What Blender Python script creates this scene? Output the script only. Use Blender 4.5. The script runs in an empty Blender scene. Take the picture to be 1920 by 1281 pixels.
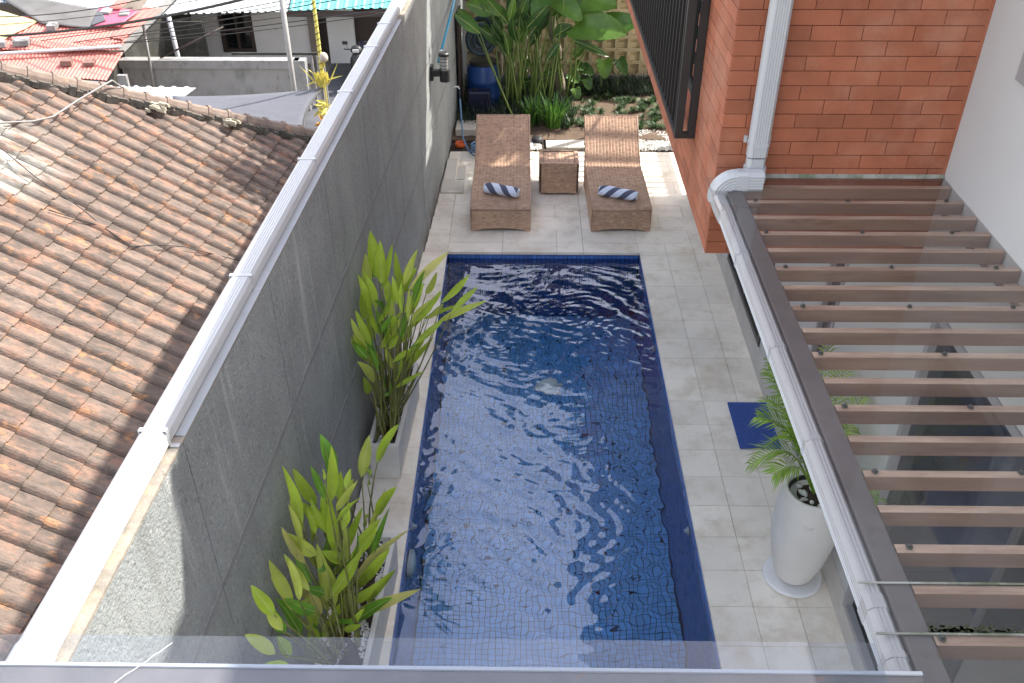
import bpy, bmesh, math, random
import numpy as np
from mathutils import Vector, Matrix, noise
S = bpy.context.scene; COL = S.collection
R = math.radians; PI = math.pi
# ------------------------------------------------------------------ camera, sky, sun, exposure
cam = bpy.data.objects.new('camera', bpy.data.cameras.new('camera')); COL.objects.link(cam); S.camera = cam
def cam_axes(p, y, r):
    p, y, r = R(p), R(y), R(r)
    f = Vector((math.sin(y)*math.cos(p), math.cos(y)*math.cos(p), -math.sin(p)))
    rt = Vector((math.cos(y), -math.sin(y), 0)); up = rt.cross(f)
    return rt*math.cos(r)+up*math.sin(r), -rt*math.sin(r)+up*math.cos(r), f
rt, up, fw = cam_axes(35.42, -.9, -.16)
cam.matrix_world = Matrix(((rt.x, up.x, -fw.x, 0), (rt.y, up.y, -fw.y, 0), (rt.z, up.z, -fw.z, 5.2), (0, 0, 0, 1)))
cam.data.sensor_width = 36; cam.data.lens = 1723/1920*36; cam.data.clip_start = .05; cam.data.clip_end = 3000
SUN_AZ, SUN_EL = 57, 49            # clockwise from +Y, elevation
W = bpy.data.worlds.new('World'); S.world = W; W.use_nodes = True
nt = W.node_tree; bg = nt.nodes['Background']; bg.inputs['Strength'].default_value = .15
sky = nt.nodes.new('ShaderNodeTexSky'); sky.sky_type = 'NISHITA'; sky.sun_disc = False
sky.sun_elevation = R(SUN_EL); sky.sun_rotation = R(SUN_AZ); sky.air_density = 1.0; sky.dust_density = 2.5; sky.ozone_density = 1.0
tc = nt.nodes.new('ShaderNodeTexCoord'); nz = nt.nodes.new('ShaderNodeTexNoise'); nz.inputs['Scale'].default_value = 2.2; nz.inputs['Detail'].default_value = 6
nt.links.new(tc.outputs['Generated'], nz.inputs['Vector'])
mr = nt.nodes.new('ShaderNodeMapRange'); mr.inputs[1].default_value = .35; mr.inputs[2].default_value = .7; mr.inputs[3].default_value = .42; mr.inputs[4].default_value = .85
nt.links.new(nz.outputs['Fac'], mr.inputs[0])
mx = nt.nodes.new('ShaderNodeMix'); mx.data_type = 'RGBA'; mx.inputs[7].default_value = (7.3, 6.9, 6.6, 1)
sxyz = nt.nodes.new('ShaderNodeSeparateXYZ'); nt.links.new(tc.outputs['Generated'], sxyz.inputs[0])
m_h = nt.nodes.new('ShaderNodeMapRange'); m_h.inputs[1].default_value = .15; m_h.inputs[2].default_value = .95; m_h.inputs[3].default_value = 1.0; m_h.inputs[4].default_value = .12; nt.links.new(sxyz.outputs['Z'], m_h.inputs[0])
m_m = nt.nodes.new('ShaderNodeMath'); m_m.operation = 'MULTIPLY'; m_m.use_clamp = True; nt.links.new(mr.outputs[0], m_m.inputs[0]); nt.links.new(m_h.outputs[0], m_m.inputs[1]); nt.links.new(m_m.outputs[0], mx.inputs[0]); nt.links.new(sky.outputs[0], mx.inputs[6]); nt.links.new(mx.outputs[2], bg.inputs['Color'])
sun = bpy.data.objects.new('sun', bpy.data.lights.new('sun', 'SUN')); COL.objects.link(sun)
sun.data.energy = 3.1; sun.data.angle = R(.55); sun.data.color = (1, .95, .87)
sd = Vector((math.sin(R(SUN_AZ))*math.cos(R(SUN_EL)), math.cos(R(SUN_AZ))*math.cos(R(SUN_EL)), math.sin(R(SUN_EL))))
sun.rotation_euler = sd.to_track_quat('Z', 'Y').to_euler()
S.view_settings.view_transform = 'Standard'; S.view_settings.look = 'None'; S.view_settings.gamma = 1; S.view_settings.use_curve_mapping = False
S.view_settings.exposure = 1.68
S.render.engine = 'CYCLES'; S.cycles.max_bounces = 14; S.cycles.transparent_max_bounces = 24; S.cycles.transmission_bounces = 10; S.cycles.diffuse_bounces = 6
S.cycles.use_denoising = True
# ------------------------------------------------------------------ materials
def nmix(t, fac, a, b, mode='MIX'):
    m = t.nodes.new('ShaderNodeMix'); m.data_type = 'RGBA'; m.blend_type = mode
    for i, v in ((0, fac), (6, a), (7, b)):
        if isinstance(v, bpy.types.NodeSocket): t.links.new(v, m.inputs[i])
        else: m.inputs[i].default_value = v if i == 0 else (*v[:3], 1)
    return m.outputs[2]
def mrange(t, v, a, b, c=0, d=1):
    m = t.nodes.new('ShaderNodeMapRange'); t.links.new(v, m.inputs[0])
    for i, x in enumerate((a, b, c, d)): m.inputs[i+1].default_value = x
    return m.outputs[0]
def vec(t, scale=(1, 1, 1), src='pos', rot=(0, 0, 0)):
    if src == 'pos': o = t.nodes.new('ShaderNodeNewGeometry').outputs['Position']
    else: o = t.nodes.new('ShaderNodeTexCoord').outputs['Object']
    m = t.nodes.new('ShaderNodeMapping'); m.inputs['Scale'].default_value = scale; m.inputs['Rotation'].default_value = rot
    t.links.new(o, m.inputs['Vector']); return m.outputs[0]
def tnoise(t, v, scale, detail=5, rough=.55, dist=0):
    n = t.nodes.new('ShaderNodeTexNoise'); n.inputs['Scale'].default_value = scale; n.inputs['Detail'].default_value = detail
    n.inputs['Roughness'].default_value = rough; n.inputs['Distortion'].default_value = dist; t.links.new(v, n.inputs['Vector']); return n.outputs['Fac']
def prand(t):
    a = t.nodes.new('ShaderNodeObjectInfo').outputs['Random']; b = t.nodes.new('ShaderNodeNewGeometry').outputs['Random Per Island']
    m = t.nodes.new('ShaderNodeMath'); m.operation = 'ADD'; t.links.new(a, m.inputs[0]); t.links.new(b, m.inputs[1])
    f = t.nodes.new('ShaderNodeMath'); f.operation = 'FRACT'; t.links.new(m.outputs[0], f.inputs[0]); return f.outputs[0]
def mat(name, col, rough=.7, var=.12, vs=3, rand=0, rcol=None, bump=0, bs=60, stains=(), metal=0, spec=.5, sc=(1, 1, 1), src='pos', transl=0, coat=0):
    m = bpy.data.materials.new(name); m.use_nodes = True; t = m.node_tree; p = t.nodes['Principled BSDF']
    v = vec(t, sc, src); n = tnoise(t, v, vs)
    c = nmix(t, mrange(t, n, .3, .7), [x*(1-var) for x in col], [min(1, x*(1+var)) for x in col])
    if rand or rcol:
        r = prand(t)
        if rcol: c = nmix(t, mrange(t, r, 0, 1, 0, 1), c, rcol)
        if rand:
            w = t.nodes.new('ShaderNodeTexWhiteNoise'); w.noise_dimensions = '1D'; t.links.new(r, w.inputs['W'])
            g = mrange(t, w.outputs['Value'], 0, 1, 1-rand, 1+rand)
            cc = t.nodes.new('ShaderNodeCombineColor'); [t.links.new(g, cc.inputs[i]) for i in range(3)]
            c = nmix(t, 1.0, c, cc.outputs[0], 'MULTIPLY')
    for (sc_, ss, lo, hi, amt) in stains:
        k = tnoise(t, vec(t, sc, src), ss, 8, .65); k = mrange(t, k, lo, hi, 0, amt); c = nmix(t, k, c, sc_)
    t.links.new(c, p.inputs['Base Color'])
    p.inputs['Roughness'].default_value = rough; p.inputs['Metallic'].default_value = metal; p.inputs['Specular IOR Level'].default_value = spec
    if coat: p.inputs['Coat Weight'].default_value = coat; p.inputs['Coat Roughness'].default_value = .08
    if bump:
        b = t.nodes.new('ShaderNodeBump'); b.inputs['Strength'].default_value = bump; b.inputs['Distance'].default_value = .01
        t.links.new(tnoise(t, vec(t, sc, src), bs, 6, .6), b.inputs['Height']); t.links.new(b.outputs[0], p.inputs['Normal'])
    if transl:
        out = t.nodes['Material Output']; tr = t.nodes.new('ShaderNodeBsdfTranslucent'); t.links.new(c, tr.inputs['Color'])
        ms = t.nodes.new('ShaderNodeMixShader'); ms.inputs[0].default_value = transl
        t.links.new(p.outputs[0], ms.inputs[1]); t.links.new(tr.outputs[0], ms.inputs[2]); t.links.new(ms.outputs[0], out.inputs[0])
    return m
def sheet_mat(name, tint, haze, ior=1.5, hazecol=(.8, .8, .8), dirt=.5):
    m = bpy.data.materials.new(name); m.use_nodes = True; t = m.node_tree; t.nodes.remove(t.nodes['Principled BSDF']); out = t.nodes['Material Output']
    tr = t.nodes.new('ShaderNodeBsdfTransparent'); tr.inputs[0].default_value = (*tint, 1)
    df = t.nodes.new('ShaderNodeBsdfDiffuse'); df.inputs[0].default_value = (*hazecol, 1)
    gl = t.nodes.new('ShaderNodeBsdfGlossy'); gl.inputs['Roughness'].default_value = .03
    fr = t.nodes.new('ShaderNodeFresnel'); fr.inputs[0].default_value = ior
    m1 = t.nodes.new('ShaderNodeMixShader'); k = mrange(t, tnoise(t, vec(t), 2.3, 7, .65), .35, .75, haze*(1-dirt), haze*(1+dirt)); t.links.new(k, m1.inputs[0])
    t.links.new(tr.outputs[0], m1.inputs[1]); t.links.new(df.outputs[0], m1.inputs[2])
    bf = t.nodes.new('ShaderNodeNewGeometry').outputs['Backfacing']; mm = t.nodes.new('ShaderNodeMath'); mm.operation = 'SUBTRACT'; mm.inputs[0].default_value = 1; t.links.new(bf, mm.inputs[1])
    m3 = t.nodes.new('ShaderNodeMath'); m3.operation = 'MULTIPLY'; t.links.new(mm.outputs[0], m3.inputs[0]); t.links.new(fr.outputs[0], m3.inputs[1])
    m4 = t.nodes.new('ShaderNodeMath'); m4.operation = 'MULTIPLY'; t.links.new(mm.outputs[0], m4.inputs[0]); t.links.new(k, m4.inputs[1]); t.links.new(m4.outputs[0], m1.inputs[0])
    m2 = t.nodes.new('ShaderNodeMixShader'); t.links.new(m3.outputs[0], m2.inputs[0]); t.links.new(m1.outputs[0], m2.inputs[1]); t.links.new(gl.outputs[0], m2.inputs[2])
    t.links.new(m2.outputs[0], out.inputs[0]); return m
M = {}
M['deck'] = mat('pale_stone', (.86, .80, .69), .65, .09, 1.3, rand=.05, bump=.12, bs=90, stains=[((.56, .45, .31), 1.9, .52, .72, .8), ((.62, .54, .42), 4.5, .50, .70, .65), ((.45, .43, .40), 14, .60, .8, .4)])
M['grout'] = mat('grout', (.38, .35, .29), .9, .2, 8)
M['cut_stone'] = mat('cream_slab', (.62, .58, .50), .7, .08, 3, bump=.1)
M['graywall'] = mat('grey_render', (.295, .315, .31), .85, .14, 2.2, bump=1.0, bs=55, stains=[((.56, .58, .57), 42, .56, .68, .5), ((.13, .14, .14), 34, .55, .66, .6), ((.42, .44, .43), 2.6, .66, .8, .4)])
def drips():
    t = M['graywall'].node_tree; p = t.nodes['Principled BSDF']; l = p.inputs['Base Color'].links[0].from_socket
    n = tnoise(t, vec(t, (1, 1, .07)), 9, 6, .6); c = nmix(t, mrange(t, n, .60, .74, 0, .55), l, (.62, .63, .61))
    n = tnoise(t, vec(t, (1, 1, .10)), 5, 6, .6); c = nmix(t, mrange(t, n, .54, .72, 0, .5), c, (.19, .20, .19))
    n = tnoise(t, vec(t), 3.5, 8, .7); s = t.nodes.new('ShaderNodeSeparateXYZ'); t.links.new(vec(t), s.inputs[0])
    k = t.nodes.new('ShaderNodeMath'); k.operation = 'MULTIPLY'; t.links.new(mrange(t, s.outputs['Z'], .02, .35, 1, 0), k.inputs[0]); t.links.new(mrange(t, n, .4, .62), k.inputs[1]); c = nmix(t, k.outputs[0], c, (.17, .16, .13))
    t.links.new(c, p.inputs['Base Color'])
drips()
M['graystrip'] = mat('grey_joint_strip', (.23, .24, .24), .7, .1, 5, stains=[((.45, .46, .46), 9, .55, .75, .6)])
M['coping'] = mat('wall_top_cement', (.28, .25, .21), .9, .3, 9, bump=.6, bs=50, stains=[((.42, .35, .25), 12, .5, .65, .7), ((.1, .09, .08), 20, .6, .7, .7)])
M['flash'] = mat('painted_flashing', (.34, .36, .38), .5, .08, 4, stains=[((.2, .2, .2), 15, .58, .75, .5)])
M['pvc'] = mat('white_pvc', (.48, .49, .495), .2, .03, 3, spec=.5, stains=[((.6, .57, .5), 6, .62, .8, .35)])
M['whitewall'] = mat('white_paint', (.52, .525, .51), .75, .04, .9, bump=.08, bs=30, stains=[((.55, .54, .52), 2.5, .58, .8, .45)])
M['plinth'] = mat('grey_plinth', (.52, .50, .47), .7, .12, 3, stains=[((.2, .19, .17), 9, .58, .75, .4)])
M['brick'] = mat('terracotta_brick', (.345, .112, .055), .8, .16, 5, rand=.13, bump=.25, bs=70, stains=[((.50, .27, .18), 2.6, .5, .72, .5), ((.28, .08, .04), 6, .6, .8, .4)])
M['brick_mortar'] = mat('brick_bed', (.30, .12, .07), .9, .2, 8)
M['soffit'] = mat('soffit', (.35, .33, .3), .8)
M['soffit_reflector'] = mat('white_soffit_reflector', (.82, .82, .82), .8, .03)
M['alu_dark'] = mat('dark_aluminium', (.05, .048, .046), .45, .1, 5)
M['alu_grey'] = mat('grey_aluminium', (.30, .30, .30), .4, .06, 5)
M['rail'] = mat('black_steel', (.022, .021, .021), .42, .1, 6)
M['darkglass'] = mat('dark_glass', (.012, .014, .014), .06, .1, 2, spec=.6)
M['steel'] = mat('grey_steel', (.135, .125, .12), .5, .16, 4, stains=[((.36, .12, .03), 7, .64, .69, .95), ((.21, .18, .165), 3.3, .48, .68, .7), ((.04, .045, .03), 9, .62, .75, .6)])
M['wood'] = mat('weathered_wood_lit_top', (.25, .16, .11), .7, .3, 7, rand=.28, sc=(.15, 1, 1), bump=.2, bs=60, stains=[((.42, .31, .22), 9, .48, .68, .6), ((.13, .07, .04), 14, .62, .72, .7)])
def wood_top_light():  # upward faces painted paler, standing in for stronger sky light on them
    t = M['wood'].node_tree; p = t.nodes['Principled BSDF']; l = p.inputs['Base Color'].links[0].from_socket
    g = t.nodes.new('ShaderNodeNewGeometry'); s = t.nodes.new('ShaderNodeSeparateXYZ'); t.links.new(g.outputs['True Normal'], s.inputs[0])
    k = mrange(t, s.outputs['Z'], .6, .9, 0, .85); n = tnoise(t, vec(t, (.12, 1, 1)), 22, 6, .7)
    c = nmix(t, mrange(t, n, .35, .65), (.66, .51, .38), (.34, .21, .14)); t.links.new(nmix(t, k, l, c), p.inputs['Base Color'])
wood_top_light()
M['bolt'] = mat('bolt_steel', (.10, .10, .09), .4, .1, 8, metal=.6)
M['sheet'] = sheet_mat('clear_roof_sheet', (.92, .91, .90), .04, 1.46)
M['tint'] = sheet_mat('tinted_door_glass', (.42, .44, .44), .0, 1.5)
M['sheet2'] = sheet_mat('hazy_roof_sheet', (.88, .9, .93), .05, 1.52, (.8, .82, .86))
M['joint'] = mat('mossy_sealant', (.30, .30, .26), .7, .3, 12, stains=[((.10, .12, .05), 9, .42, .6, .9)])
M['moss'] = mat('moss_dirt', (.07, .075, .04), .95, .4, 20)
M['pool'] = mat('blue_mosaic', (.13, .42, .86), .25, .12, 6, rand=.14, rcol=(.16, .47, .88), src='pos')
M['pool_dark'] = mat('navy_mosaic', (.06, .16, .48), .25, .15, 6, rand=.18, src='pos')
M['pool_grout'] = mat('dark_grout', (.008, .018, .05), .8)
M['fitting'] = mat('white_fitting', (.75, .78, .76), .35, .03)
M['lens'] = mat('pool_lens', (.78, .92, .86), .3, .05)
M['mat'] = mat('blue_doormat', (.045, .10, .36), .95, .3, 90, bump=1, bs=220)
M['rattan'] = mat('rattan', (.54, .36, .25), .6, .14, 5, rand=.22, rcol=(.44, .28, .19))
def strands():
    t = M['rattan'].node_tree; p = t.nodes['Principled BSDF']; l = p.inputs['Base Color'].links[0].from_socket
    a = t.nodes.new('ShaderNodeAttribute'); a.attribute_name = 'strand'
    c = nmix(t, mrange(t, a.outputs['Fac'], .0, .45, .5, 0), l, (.28, .175, .12)); c = nmix(t, mrange(t, a.outputs['Fac'], .6, 1, 0, .45), c, (.70, .51, .36)); t.links.new(c, p.inputs['Base Color'])
strands()
M['rattan_under'] = mat('rattan_core', (.10, .065, .045), .8)
M['conc'] = mat('planter_cement', (.64, .63, .59), .85, .1, 6, bump=.5, bs=45, stains=[((.33, .31, .27), 8, .6, .75, .5)])
M['pot'] = mat('pot_stone', (.70, .685, .65), .75, .05, 4, bump=.15, bs=140, stains=[((.36, .27, .22), 3, .64, .72, .6)])
M['potin'] = mat('pot_inner', (.02, .02, .02), .6)
M['soil'] = mat('dark_soil', (.05, .035, .025), .95, .4, 20, bump=1, bs=60)
M['earth'] = mat('garden_earth', (.12, .082, .055), .95, .25, 5, bump=.8, bs=30, stains=[((.08, .05, .03), 3, .5, .65, .8)])
M['pebble'] = mat('white_pebble', (.62, .61, .57), .6, .1, 9, rand=.2)
M['stone_dark'] = mat('black_stone', (.02, .02, .022), .6, .3, 9)
LF = dict(transl=.28, spec=.3, src='pos')
M['leaf0'] = mat('leaf_lime', (.44, .60, .06), .42, .18, 7, stains=[((.30, .22, .06), 26, .66, .71, .8), ((.62, .66, .22), 9, .55, .75, .4)], rand=.15, **LF)
M['leaf1'] = mat('leaf_yellow_green', (.56, .64, .12), .45, .15, 7, stains=[((.30, .22, .06), 26, .66, .71, .8), ((.62, .66, .22), 9, .55, .75, .4)], rand=.12, **LF)
M['leaf2'] = mat('leaf_green', (.17, .38, .04), .4, .2, 7, stains=[((.30, .22, .06), 26, .66, .71, .8), ((.62, .66, .22), 9, .55, .75, .4)], rand=.2, **LF)
M['leaf3'] = mat('leaf_ageing', (.66, .62, .2), .5, .15, 6, rand=.12, stains=[((.35, .14, .04), 14, .64, .7, .8)], **LF)
M['stem'] = mat('green_stem', (.20, .21, .06), .5, .3, 12, rand=.2)
M['g0'] = mat('tropic_leaf', (.07, .16, .028), .35, .2, 6, rand=.2, transl=.25, spec=.5)
M['g1'] = mat('tropic_leaf_light', (.12, .24, .04), .35, .2, 6, rand=.2, transl=.3, spec=.5)
M['g2'] = mat('tropic_leaf_deep', (.04, .105, .025), .35, .2, 6, rand=.2, transl=.2, spec=.5)
M['rib'] = mat('leaf_rib', (.50, .60, .20), .5, .1, 9, transl=.2)
M['gstem'] = mat('tropic_stem', (.15, .22, .05), .5, .2, 6)
M['palm'] = mat('palm_leaflet', (.28, .44, .06), .4, .2, 9, rand=.25, transl=.3)
M['bark'] = mat('bark', (.24, .20, .15), .9, .35, 9, bump=.8, bs=25)
M['crown'] = mat('tree_leaf', (.06, .12, .025), .5, .3, 2, rand=.4, transl=.3)
M['breeze'] = mat('cream_breeze_block', (.55, .46, .28), .85, .1, 4, rand=.08, bump=.2)
M['drum'] = mat('blue_plastic', (.02, .07, .25), .35, .1, 5)
M['jerry'] = mat('navy_plastic', (.008, .012, .045), .35, .1, 5)
M['coil'] = mat('slate_hose', (.035, .065, .085), .5, .15, 8)
M['hose'] = mat('light_blue_hose', (.11, .24, .42), .4, .1, 5)
M['pole'] = mat('turquoise_pole', (.02, .30, .48), .3, .08, 5)
M['orange'] = mat('orange_plastic', (.75, .14, .02), .4, .05)
M['black'] = mat('black_plastic', (.02, .02, .02), .45, .1)
M['lampglass'] = mat('lamp_glass', (.5, .5, .48), .15, .05)
M['towelw'] = mat('towel', (.7, .73, .8), .95)
M['counter'] = mat('black_counter', (.015, .015, .016), .12, .3, 4)
M['floor_in'] = mat('room_floor', (.75, .73, .70), .35, .05)
M['red'] = mat('red_card', (.5, .06, .04), .5)
M['potplate'] = mat('white_saucer', (.78, .78, .77), .45, .05)
# rooftops
def tile_mat():
    m = mat('clay_roof_tile', (.150, .112, .09), .85, .25, 9, rand=.2, bump=.6, bs=60, sc=(.6, 1.35, 1),
            stains=[((.30, .155, .10), 4.5, .50, .66, .75), ((.40, .20, .095), 6.3, .575, .65, .75), ((.075, .065, .055), 13, .50, .66, .75), ((.05, .045, .04), 38, .58, .68, .7)])
    t = m.node_tree; p = t.nodes['Principled BSDF']; l = p.inputs['Base Color'].links[0].from_socket
    v = vec(t); ds = t.nodes.new('ShaderNodeVectorMath'); ds.operation = 'DISTANCE'; t.links.new(v, ds.inputs[0]); ds.inputs[1].default_value = (-5.35, 8.35, 1.5)
    k = mrange(t, ds.outputs['Value'], .2, .9, 1, 0); n = mrange(t, tnoise(t, vec(t, (1, 3, 1)), 2.6, 8, .7), .42, .56, 0, 1)
    mm = t.nodes.new('ShaderNodeMath'); mm.operation = 'MULTIPLY'; t.links.new(k, mm.inputs[0]); t.links.new(n, mm.inputs[1])
    c = nmix(t, mm.outputs[0], l, (.42, .42, .37)); t.links.new(c, p.inputs['Base Color']); return m
M['tile'] = tile_mat()
M['ridge'] = mat('ridge_cap', (.20, .15, .12), .88, .2, 8, rand=.12, bump=.5, bs=50, stains=[((.55, .29, .17), 5, .6, .7, .7), ((.12, .105, .09), 12, .55, .7, .6)])
M['mortar'] = mat('old_mortar', (.10, .09, .075), .95, .45, 12, bump=1, bs=25)
M['lime'] = mat('lime_patch', (.38, .35, .27), .95, .2, 10, bump=.8)
M['zinc_pink'] = mat('pink_metal', (.48, .15, .12), .55, .06, 2, stains=[((.52, .22, .18), 2, .5, .7, .5)])
M['zinc_teal'] = mat('teal_metal', (.10, .40, .38), .45, .06, 2)
M['zinc_white'] = mat('white_metal', (.40, .43, .43), .5, .1, 2, stains=[((.38, .30, .22), 6, .62, .75, .5)])
M['zinc_rust'] = mat('rusty_white_metal', (.46, .48, .48), .5, .08, 3, stains=[((.45, .22, .1), 5, .6, .68, .7)])
M['zinc_blue'] = mat('pale_blue_metal', (.36, .42, .48), .5, .08, 2)
M['tarp'] = mat('grey_tarp', (.12, .115, .11), .8, .2, 2, bump=.8, bs=6)
M['yellow'] = mat('yellow_sheet', (.50, .43, .2), .6, .08, 3)
M['hotpink'] = mat('pink_tarp', (.5, .09, .15), .6, .06, 3)
M['oldbrick'] = mat('loose_brick', (.2, .115, .09), .9, .2, 9, bump=.6)
M['mosswall'] = mat('mossy_wall', (.04, .04, .033), .95, .4, 2, bump=.6, bs=20, stains=[((.09, .085, .075), 5, .52, .7, .6)])
M['concwall'] = mat('stained_cement', (.27, .265, .26), .9, .2, 1.6, bump=.3, bs=20, sc=(1, 1, .6), stains=[((.09, .09, .085), 1.6, .48, .68, .75), ((.06, .06, .055), 5, .58, .72, .7)])
M['housewhite'] = mat('old_white_paint', (.62, .61, .60), .85, .06, 1, stains=[((.3, .29, .27), 2.4, .62, .8, .6)])
M['housebrown'] = mat('brown_post', (.2, .165, .14), .8)
M['frame_brown'] = mat('brown_frame', (.045, .03, .025), .6)
M['net'] = mat('shade_net', (.12, .125, .145), .9, .12, 3, sc=(1, 9, 1), transl=.2, bump=.6, bs=60)
M['bamboo'] = mat('grey_bamboo', (.27, .26, .25), .7, .1, 6)
M['cable'] = mat('black_cable', (.035, .033, .032), .6)
M['cable2'] = mat('grey_cable', (.25, .24, .23), .6)
M['yl'] = mat('dried_palm_leaf', (.62, .54, .13), .7, .15, 12, transl=.2)
M['yo'] = mat('orange_leaf', (.65, .30, .04), .7, .2, 12, transl=.2)
M['maroon'] = mat('maroon_leaf', (.10, .015, .02), .7, .2, 12)
M['coco'] = mat('coconut_husk', (.42, .36, .30), .9, .2, 12)
M['ground'] = mat('ground', (.20, .18, .15), .95, .25, .4, bump=.3, bs=8)
M['roombody'] = mat('body_paint', (.5, .49, .47), .85)
M['yard'] = mat('dark_yard_tiles', (.07, .072, .08), .7, .3, 1.5)
M['weed'] = mat('mondo_grass', (.06, .11, .04), .5, .25, 9, rand=.25, transl=.2)
M['weedd'] = mat('dark_mondo', (.025, .05, .022), .5, .25, 9, rand=.25, transl=.15)
M['strap'] = mat('strappy_leaf', (.10, .24, .035), .4, .2, 9, rand=.25, transl=.25)
# ------------------------------------------------------------------ mesh helpers
def wl(o):
    v = Vector((0, 0, 0))
    while o: v = v + o.location; o = o.parent
    return v
class MB:
    def __init__(s): s.v = []; s.f = []; s.at = []
    def add(s, vs, fs):
        k = len(s.v); s.v += [tuple(v) for v in vs]; s.f += [tuple(i+k for i in f) for f in fs]; return s
    def box(s, a, b):
        (x0, y0, z0), (x1, y1, z1) = a, b
        return s.add([(x0, y0, z0), (x1, y0, z0), (x1, y1, z0), (x0, y1, z0), (x0, y0, z1), (x1, y0, z1), (x1, y1, z1), (x0, y1, z1)],
                     [(3, 2, 1, 0), (4, 5, 6, 7), (0, 1, 5, 4), (1, 2, 6, 5), (2, 3, 7, 6), (3, 0, 4, 7)])
    def obox(s, c, ax, ay, az):
        c, ax, ay, az = map(Vector, (c, ax, ay, az)); vs = []
        for k in (-1, 1):
            for i, j in ((-1, -1), (1, -1), (1, 1), (-1, 1)): vs.append(c+ax*i+ay*j+az*k)
        return s.add(vs, [(3, 2, 1, 0), (4, 5, 6, 7), (0, 1, 5, 4), (1, 2, 6, 5), (2, 3, 7, 6), (3, 0, 4, 7)])
    def quad(s, *p): return s.add(p, [tuple(range(len(p)))])
    def tube(s, pts, r, n=8, cap=True, prof=None, up=(0, 0, 1), closed=False):
        pts = [Vector(p) for p in pts]; rs = r if isinstance(r, (list, tuple)) else [r]*len(pts); rings = []
        for i, p in enumerate(pts):
            a = pts[i-1] if (i > 0 or closed) else p; b = pts[(i+1) % len(pts)] if (i < len(pts)-1 or closed) else p
            d = (b-a).normalized(); u = Vector(up)
            if abs(d.dot(u)) > .97: u = Vector((0, 1, 0)) if abs(d.y) < .9 else Vector((1, 0, 0))
            x = d.cross(u).normalized(); y = x.cross(d).normalized()
            if prof: rings.append([p+x*q[0]*rs[i]+y*q[1]*rs[i] for q in prof])
            else: rings.append([p+x*math.cos(2*PI*k/n)*rs[i]+y*math.sin(2*PI*k/n)*rs[i] for k in range(n)])
        m = len(rings[0]); vs = [q for rg in rings for q in rg]; fs = []; L = len(rings)
        for i in range(L if closed else L-1):
            for k in range(m): fs.append((i*m+k, i*m+(k+1) % m, ((i+1) % L)*m+(k+1) % m, ((i+1) % L)*m+k))
        if cap and not closed: fs += [tuple(reversed(range(m))), tuple(range((L-1)*m, L*m))]
        return s.add(vs, fs)
    def lathe(s, c, prof, n=24, cap=True):
        cx, cy, cz = c; vs = []; fs = []
        for r, z in prof: vs += [(cx+r*math.cos(2*PI*k/n), cy+r*math.sin(2*PI*k/n), cz+z) for k in range(n)]
        for i in range(len(prof)-1):
            for k in range(n): fs.append((i*n+k, i*n+(k+1) % n, (i+1)*n+(k+1) % n, (i+1)*n+k))
        if cap: fs += [tuple(reversed(range(n))), tuple(range((len(prof)-1)*n, len(prof)*n))]
        return s.add(vs, fs)
    def prism(s, poly, d):
        d = Vector(d); n = len(poly); vs = [Vector(p) for p in poly]; vs += [p+d for p in vs]
        return s.add(vs, [tuple(reversed(range(n))), tuple(range(n, 2*n))]+[(i, (i+1) % n, (i+1) % n+n, i+n) for i in range(n)])
    def mesh(s, name, m, smooth=False):
        me = bpy.data.meshes.new(name); me.from_pydata(s.v, [], s.f); me.materials.append(M[m] if isinstance(m, str) else m)
        if smooth: me.polygons.foreach_set('use_smooth', [True]*len(me.polygons))
        if s.at and len(s.at) == len(s.v): me.attributes.new('strand', 'FLOAT', 'POINT').data.foreach_set('value', s.at)
        me.update(); return me
    def build(s, name, m, parent=None, smooth=False, bevel=0, fix=True):
        if parent is not None:
            o0 = wl(parent); s.v = [(x-o0.x, y-o0.y, z-o0.z) for x, y, z in s.v]
        me = s.mesh(name, m, smooth)
        if fix:
            bm = bmesh.new(); bm.from_mesh(me); bmesh.ops.recalc_face_normals(bm, faces=bm.faces); bm.to_mesh(me); bm.free()
        o = bpy.data.objects.new(name, me); COL.objects.link(o)
        if parent is not None: o.parent = parent
        if bevel:
            b = o.modifiers.new('bevel', 'BEVEL'); b.width = bevel; b.segments = 2; b.limit_method = 'ANGLE'; b.angle_limit = R(40)
        if smooth and bevel == 0: pass
        return o
def put(name, me, parent, loc, rot=(0, 0, 0), scl=None):
    o = bpy.data.objects.new(name, me); COL.objects.link(o); o.parent = parent
    o.location = Vector(loc)-(wl(parent) if parent else Vector((0, 0, 0))); o.rotation_euler = rot
    if scl: o.scale = scl
    return o
def thing(name, label, cat, loc=(0, 0, 0), group=None):
    o = bpy.data.objects.new(name, None); COL.objects.link(o); o.location = loc; o.empty_display_size = .1
    o['label'] = label; o['category'] = cat
    if group: o['group'] = group
    return o
def tag(o, label, cat, group=None):
    o['label'] = label; o['category'] = cat
    if group: o['group'] = group
    return o
def kind(o, k='structure'): o['kind'] = k; return o
def B(a, b): return MB().box(a, b)
rnd = random.Random(7)
def U(a, b): return rnd.uniform(a, b)
# ================================================================== SETTING
PX0, PX1, PY0, PY1, PD = -.87, 1.30, 1.2, 9.05, -1.5
def wx(y): return -1.517+.041*y          # courtyard face of the grey boundary wall
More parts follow.
